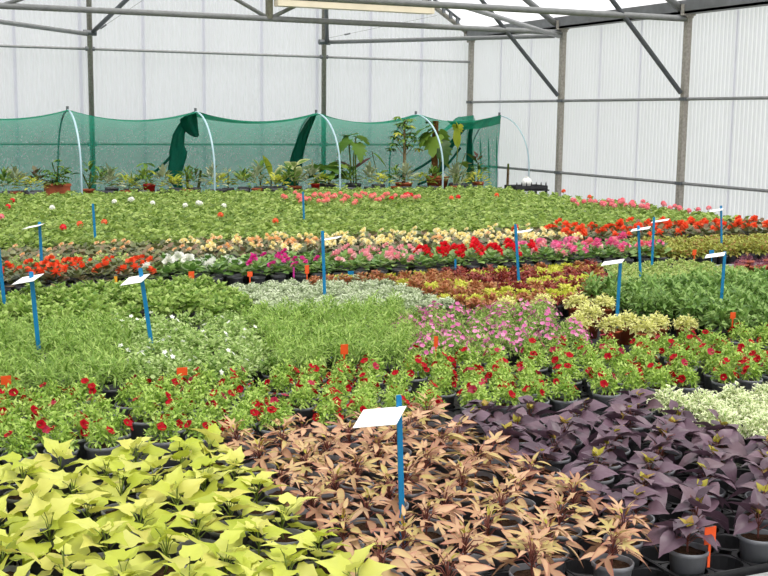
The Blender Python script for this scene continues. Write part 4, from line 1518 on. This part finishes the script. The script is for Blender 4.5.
# schefflera bush in a terracotta trough
L_ = []
for i in range(34):
    az = 2.4 * i; q = math.sqrt((i + .5) / 34)
    L_ += palmate(R1, (.2 * q * math.cos(az), .16 * q * math.sin(az), .22 + R1.uniform(.05, .42) * (1.15 - .6 * q)), az, .075, 'trop', 6)
tropical('schefflera', 'bushy green umbrella plant in a terracotta trough beside a hoop', 2.48, YT, .17, .25, 'terra', L_, [([(0, 0, .2), (.02, 0, .5)], .01), ([(.03, 0, .2), (-.06, 0, .55)], .008)], trough=True)
# grey green succulents at the left end
for k, (x, h, mk, tp, s, lab) in enumerate(((1.62, .22, 'tropg', BROAD[0], .09, 'grey green succulent in a dark pot at the left end of the tunnel'),
                                           (1.82, .28, 'tropg', OVAL[0], .08, 'taller grey green succulent with small leaves in a dark pot'),
                                           (2.00, .18, 'tropy', OVAL[1], .09, 'low yellow green plant beside the grey green succulents'),
                                           (2.19, .24, 'tropd', BROAD[1], .11, 'dusky brown green leafy plant beside the terracotta trough'))):
    tropical('tunnel_plant', lab, x, YT - .05 * (k % 2), .09, .16, 'potdark', tuft(R1, 34, tp, mk, .17, .15, h, s, .7), seed=2)
tropical('tunnel_plant', 'reddish stemmed plant with arching green leaves beside a hoop foot', 2.92, YT, .09, .17, 'terra', tuft(R1, 12, PADDLE, 'trop', .3, .14, .22, .14, .6), [([(0, 0, .15), (.03, 0, .4)], .012), ([(.02, 0, .15), (-.1, 0, .42)], .01), ([(0, 0, .15), (.1, 0, .36)], .01)], seed=3)
tropical('tunnel_plant', 'wide low shrub of mid green leaflets left of the spider plant', 3.26, YT + .1, .1, .18, 'potdark', tuft(R1, 60, OVAL[0], 'trop', .18, .22, .26, .09, .6), seed=4)
tropical('spider_plant', 'pale striped spider plant in a black bowl', 3.52, YT - .1, .13, .17, 'potdark', tuft(R1, 36, STRAP, 'tropv', .18, .05, .04, .30, .75) + tuft(R1, 14, OVAL[0], 'tropy', .16, .1, .06, .07), seed=5)
L_ = palmate(R1, (0, 0, .52), .3, .16, 'trop', 6) + palmate(R1, (.06, 0, .42), .1, .14, 'tropy', 5) + palmate(R1, (-.06, 0, .36), .6, .12, 'trop', 5)
tropical('tunnel_plant', 'slender upright plant with a whorl of leaves behind the red pot', 3.76, YT + .12, .09, .17, 'potdark', L_, [([(0, 0, .15), (.01, 0, .52)], .008)], seed=6)
tropical('tunnel_plant', 'small plant in a bright red pot next to the spider plant', 3.74, YT - .18, .09, .24, 'redpot', tuft(R1, 10, OVAL[1], 'trop', .24, .05, .05, .06), seed=7)
tropical('tunnel_plant', 'low tangled green plant under the gathered net', 4.15, YT - .1, .11, .17, 'potdark', tuft(R1, 46, OVAL[2], 'tropy', .17, .2, .12, .09, .4), seed=8)
tropical('tunnel_plant', 'dark stemmed plant with dusky leaves right of the gathered net', 4.45, YT, .10, .17, 'potdark', tuft(R1, 9, PADDLE, 'trop', .28, .14, .18, .14, .2) + tuft(R1, 8, PADDLE, 'tropd', .2, .1, .2, .14, .9), [([(-.1, 0, .15), (-.11, 0, .4)], .02), ([(.06, 0, .15), (.1, 0, .42)], .02)], seed=9)
tropical('tunnel_plant', 'small plant with a pale yellow top beside a hoop', 4.95, YT - .05, .09, .16, 'potdark', tuft(R1, 10, OVAL[0], 'cream', .36, .08, .06, .09, .6) + tuft(R1, 12, OVAL[0], 'trop', .2, .1, .12, .08), [([(0, 0, .15), (0, 0, .38)], .01)], seed=10)
tropical('tunnel_plant', 'bright yellow green leafy plant in a dark pot', 5.20, YT - .05, .10, .17, 'potdark', tuft(R1, 30, OVAL[1], 'tropy', .2, .13, .14, .11, .5), seed=11)
tropical('rubber_plant', 'upright plant with broad glossy leaves left of the paddle leaved one', 5.47, YT, .10, .17, 'potdark', tuft(R1, 12, PADDLE, 'trop', .25, .12, .25, .17, .6), [([(0, 0, .15), (0, 0, .45)], .01)], seed=12)
tropical('birds_nest_plant', 'tall paddle leaved plant standing in a dark trough', 5.68, YT, .14, .17, 'potdark', [(PADDLE, 'tropy', (-.04, 0, .3), 2.6, 1.35, .36), (PADDLE, 'tropv', (.02, 0, .2), .6, 1.2, .34), (PADDLE, 'trop', (.05, 0, .18), .1, 1.0, .34), (PADDLE, 'trop', (-.05, 0, .18), 3.2, 1.0, .3), (PADDLE, 'tropv', (.08, 0, .2), .2, .8, .32), (PADDLE, 'tropv', (.0, -.05, .18), -1.2, .9, .26)], [([(-.04, 0, .15), (-.04, 0, .32)], .01)], trough=True, seed=13)
tropical('dieffenbachia', 'dumb cane with cream striped leaves between the tall plants', 6.02, YT, .11, .17, 'terra', [(PADDLE, 'tropv', (.03 * math.cos(2.4 * i), .03 * math.sin(2.4 * i), .2 + .035 * i), 2.4 * i, .9 - .05 * i, .3) for i in range(9)], [([(0, 0, .15), (0, 0, .5)], .018)], seed=14)
tropical('tunnel_plant', 'tiny plant in a red pot in front of the low monstera', 6.28, YT - .2, .07, .22, 'redpot', tuft(R1, 8, OVAL[1], 'trop', .22, .04, .03, .05), seed=15)
tropical('monstera', 'low monstera with a mound of large dark leaves', 6.56, YT, .13, .2, 'potdark', [(MON, 'trop', (.12 * math.cos(2.4 * i), .10 * math.sin(2.4 * i), .28 + .04 * (i % 6)), 2.4 * i - .5, .2 - .08 * (i % 4), .30) for i in range(12)], [([(0, 0, .15), (.1 * math.cos(2.4 * i), .1 * math.sin(2.4 * i), .34)], .006) for i in range(6)], seed=16)
tropical('monstera', 'tall monstera on bare stems with drooping split leaves', 6.99, YT, .13, .2, 'potdark',
         [(MON, 'trop', (-.12, -.05, .86), 3.0, -.7, .28), (MON, 'trop', (.02, -.08, .80), -1.4, -.8, .30), (MON, 'trop', (.06, 0, .92), .2, -.2, .26), (MON, 'trop', (-.02, .05, .95), 1.6, .1, .26), (SPEAR, 'tropd', (.02, 0, .42), .1, .6, .36), (SPEAR, 'tropd', (0, 0, .42), 3.0, .5, .34), (SPEAR, 'tropd', (0, 0, .40), -2.3, .3, .3)],
         [([(-.04, 0, .15), (-.05, 0, .5), (-.1, -.04, .88)], .012), ([(.05, 0, .15), (.03, 0, .5), (.02, -.05, .84)], .012), ([(0, 0, .15), (0, 0, .6), (.04, 0, .93)], .01)], seed=17)
tropical('tunnel_plant', 'small climber with one long upright leaf left of the umbrella tree', 7.42, YT, .11, .18, 'potdark', [(PADDLE, 'trop', (-.12, 0, .68), -.2, -.6, .34), (PADDLE, 'trop', (-.05, 0, .38), 2.2, .6, .24), (PADDLE, 'trop', (.03, 0, .34), .4, .4, .22), (PADDLE, 'trop', (-.06, 0, .3), 3.3, .1, .2), (PADDLE, 'trop', (.1, 0, .3), -.3, -.1, .22)], [([(0, 0, .15), (-.04, 0, .4), (-.12, 0, .70)], .006), ([(0, 0, .15), (.1, 0, .32)], .005)], seed=18)
L_ = []
for i in range(24):
    az = 2.4 * i
    zt = .75 + .5 * i / 24 + R1.uniform(-.04, .04)
    rr0 = .2 * (1.15 - .7 * (i / 24)) * R1.uniform(.6, 1.1)
    L_ += palmate(R1, (rr0 * math.cos(az), rr0 * math.sin(az), zt), az, .11, 'trop' if i % 6 else 'tropy', 7)
tropical('umbrella_tree', 'tall umbrella tree with a bare pale trunk in a terracotta pot', 7.86, YT, .14, .2, 'terra', L_, [([(0, 0, .15), (.01, 0, .6), (0, 0, 1.2)], [.028, .024, .014])] + [([(0, 0, .6 + .03 * i), (.16 * math.cos(2.4 * i), .16 * math.sin(2.4 * i), .78 + .025 * i)], .005) for i in range(16)], seed=1)


def moss(t):
    link('moss_pole', simple(tube([(-.03, .02, .2), (-.05, .02, .7), (-.04, .02, 1.18)], [.05, .052, .048], 10), MT['coir'], smooth=True), t)
    link('saucer', simple(lathe([(.002, .3), (.05, .3), (.045, .36), (.015, .39), (.002, .39)], 12), MT['white'], smooth=True), t, Matrix.Translation((.06, -.1, -.04)))


tropical('monstera', 'large leaved monstera climbing a brown moss pole in a terracotta pot', 8.46, YT, .19, .3, 'terra',
         [(MON, 'trop', (-.14, -.05, 1.04), 2.6, -.5, .34), (MON, 'trop', (-.12, -.08, .90), -2.2, -.7, .34), (MON, 'trop', (-.2, -.03, 1.08), 3.3, -.2, .32), (MON, 'trop', (.02, .0, 1.0), .3, -.7, .30), (MON, 'trop', (-.08, 0, 1.16), 1.6, .2, .24), (MON, 'trop', (-.2, -.06, .98), -2.8, -.5, .3), (MON, 'trop', (.06, -.05, .52), .2, -.3, .2), (MON, 'trop', (-.02, -.1, .8), -1.3, -.9, .34)],
         [([(-.02, 0, .25), (.03, -.03, .5), (-.03, -.05, .8), (-.08, -.04, 1.05)], .016)], seed=19, extra=moss)
tropical('hanging_vine_plant', 'yellow green leaf plant on a tall bent stem beside the moss pole', 8.84, YT + .1, .1, .18, 'potdark', [(MON, 'tropy', (.0, -.02, 1.13), -.3, -1.1, .20), (PADDLE, 'tropy', (-.02, -.04, 1.08), -1.8, -1.3, .34), (MON, 'tropy', (.02, 0, 1.10), .9, -.9, .18), (PADDLE, 'trop', (.18, 0, .66), -.3, -.5, .26), (MON, 'trop', (.1, 0, .5), .5, -.1, .2)], [([(0, 0, .15), (.03, 0, .7), (0, 0, 1.15)], .008), ([(0, 0, .15), (.1, 0, .45), (.18, 0, .66)], .007)], seed=20)
tropical('sansevieria', 'snake plant with yellow edged sword leaves in a black trough', 8.80, YT - .15, .17, .18, 'potdark', [(SPEAR, 'tropv', (-.12 + .03 * i, .02 * (i % 3 - 1), .15), R1.uniform(0, 6.28), 1.25 - .05 * (i % 4), .34) for i in range(5)] + [(PADDLE, 'tropv', (.0, -.03, .18), .3, .55, .30), (PADDLE, 'tropv', (.1, 0, .18), .5, .9, .3), (PADDLE, 'trop', (.06, 0, .18), -.4, .9, .28)], trough=True, seed=21)
tropical('croton', 'reddish leaved small plant in a terracotta pot near the net end', 9.18, YT - .05, .10, .2, 'terra', tuft(R1, 10, BROAD[0], 'tropd', .42, .1, .2, .13, .7) + tuft(R1, 18, BROAD[1], 'trop', .25, .16, .22, .14, .3), [([(0, 0, .15), (0, 0, .5)], .009)], seed=22)
for k, x in enumerate((1.72, 1.9, 2.1, 3.05, 3.15, 3.38, 3.62, 3.92, 4.05, 4.28, 4.62, 4.78, 5.08, 5.33, 5.58, 5.82, 6.15, 6.36, 6.78, 7.15, 7.28, 7.6, 7.72, 8.05, 8.2, 8.65, 9.0)):
    if k % 3 == 0:
        lv, wd = tuft(R1, 50, OVAL[0], 'trop', .16, .17, .26, .115, .7), 'mid green'
    elif k % 3 == 1:
        lv, wd = tuft(R1, 40, PADDLE, 'tropg', .16, .14, .28, .13, .8), 'grey green'
    else:
        lv, wd = tuft(R1, 44, OVAL[0], 'tropy', .16, .17, .18, .11, .5), 'yellow green'
    tropical('foliage_plant', 'small %s foliage plant in a pot on the tunnel bench' % wd, x, 16.32 + .12 * (k % 2), .085, .16, ('potdark', 'terra', 'potdark', 'potdark')[k % 4], lv, seed=30 + k)['group'] = wd + ' fillers in the tunnel'
# wooden peg, black crate and white globe at the end of the tunnel
t = thing('garden_peg', 'pale wooden peg standing at the end of the net', 'peg', (9.62, 16.45, BTZ - .0))
link('shaft', simple(tube([(0, 0, 0), (.005, 0, .42)], .022, 8), MT['bark'], smooth=True), t)
link('cap', simple(tube([(.005, 0, .42), (.006, 0, .5)], .017, 8), MT['stem'], smooth=True), t)
t = thing('crate_stand', 'black slatted stand on the floor holding a spiked black crate', 'stand', (8.94, 15.02, 0))
for dx in (.0, .52):
    for dy in (0, .3):
        link('leg', simple(box(dx, dx + .03, dy, dy + .03, 0, .67), MT['tray']), t)
link('top', simple(box(-.02, .57, -.02, .35, .67, .69), MT['tray']), t)
t = thing('black_crate', 'black plastic crate with upright spikes next to the thin hoop', 'crate', (8.92, 15.0, .691))
for b in (box(0, .56, 0, .015, 0, .06), box(0, .56, .33, .345, 0, .06), box(0, .015, .015, .33, 0, .06), box(.545, .56, .015, .33, 0, .06)):
    link('side', simple(b, MT['tray']), t)
link('base', simple(box(0, .56, 0, .345, 0, .01), MT['tray']), t)
for i in range(7):
    link('spike', simple(lathe([(.014, .05), (.01, .09), (.001, .12)], 6), MT['tray']), t, Matrix.Translation((.02 + .085 * i, .008, 0)))
t = thing('white_globe', 'white plastic globe sitting in the black crate', 'globe', (9.18, 15.12, .702))
prof = [(.002, 0)] + [(.085 * math.sin(PI * i / 10), .085 * (1 - math.cos(PI * i / 10))) for i in range(1, 10)] + [(.002, .17)]
link('globe', simple(lathe(prof, 16), MT['white'], smooth=True), t)
link('collar', simple(lathe([(.03, .165), (.03, .185), (.002, .185)], 10), MT['white']), t)
print('objects', len(bpy.data.objects), 'tris', sum(len(m.polygons) for m in bpy.data.meshes))
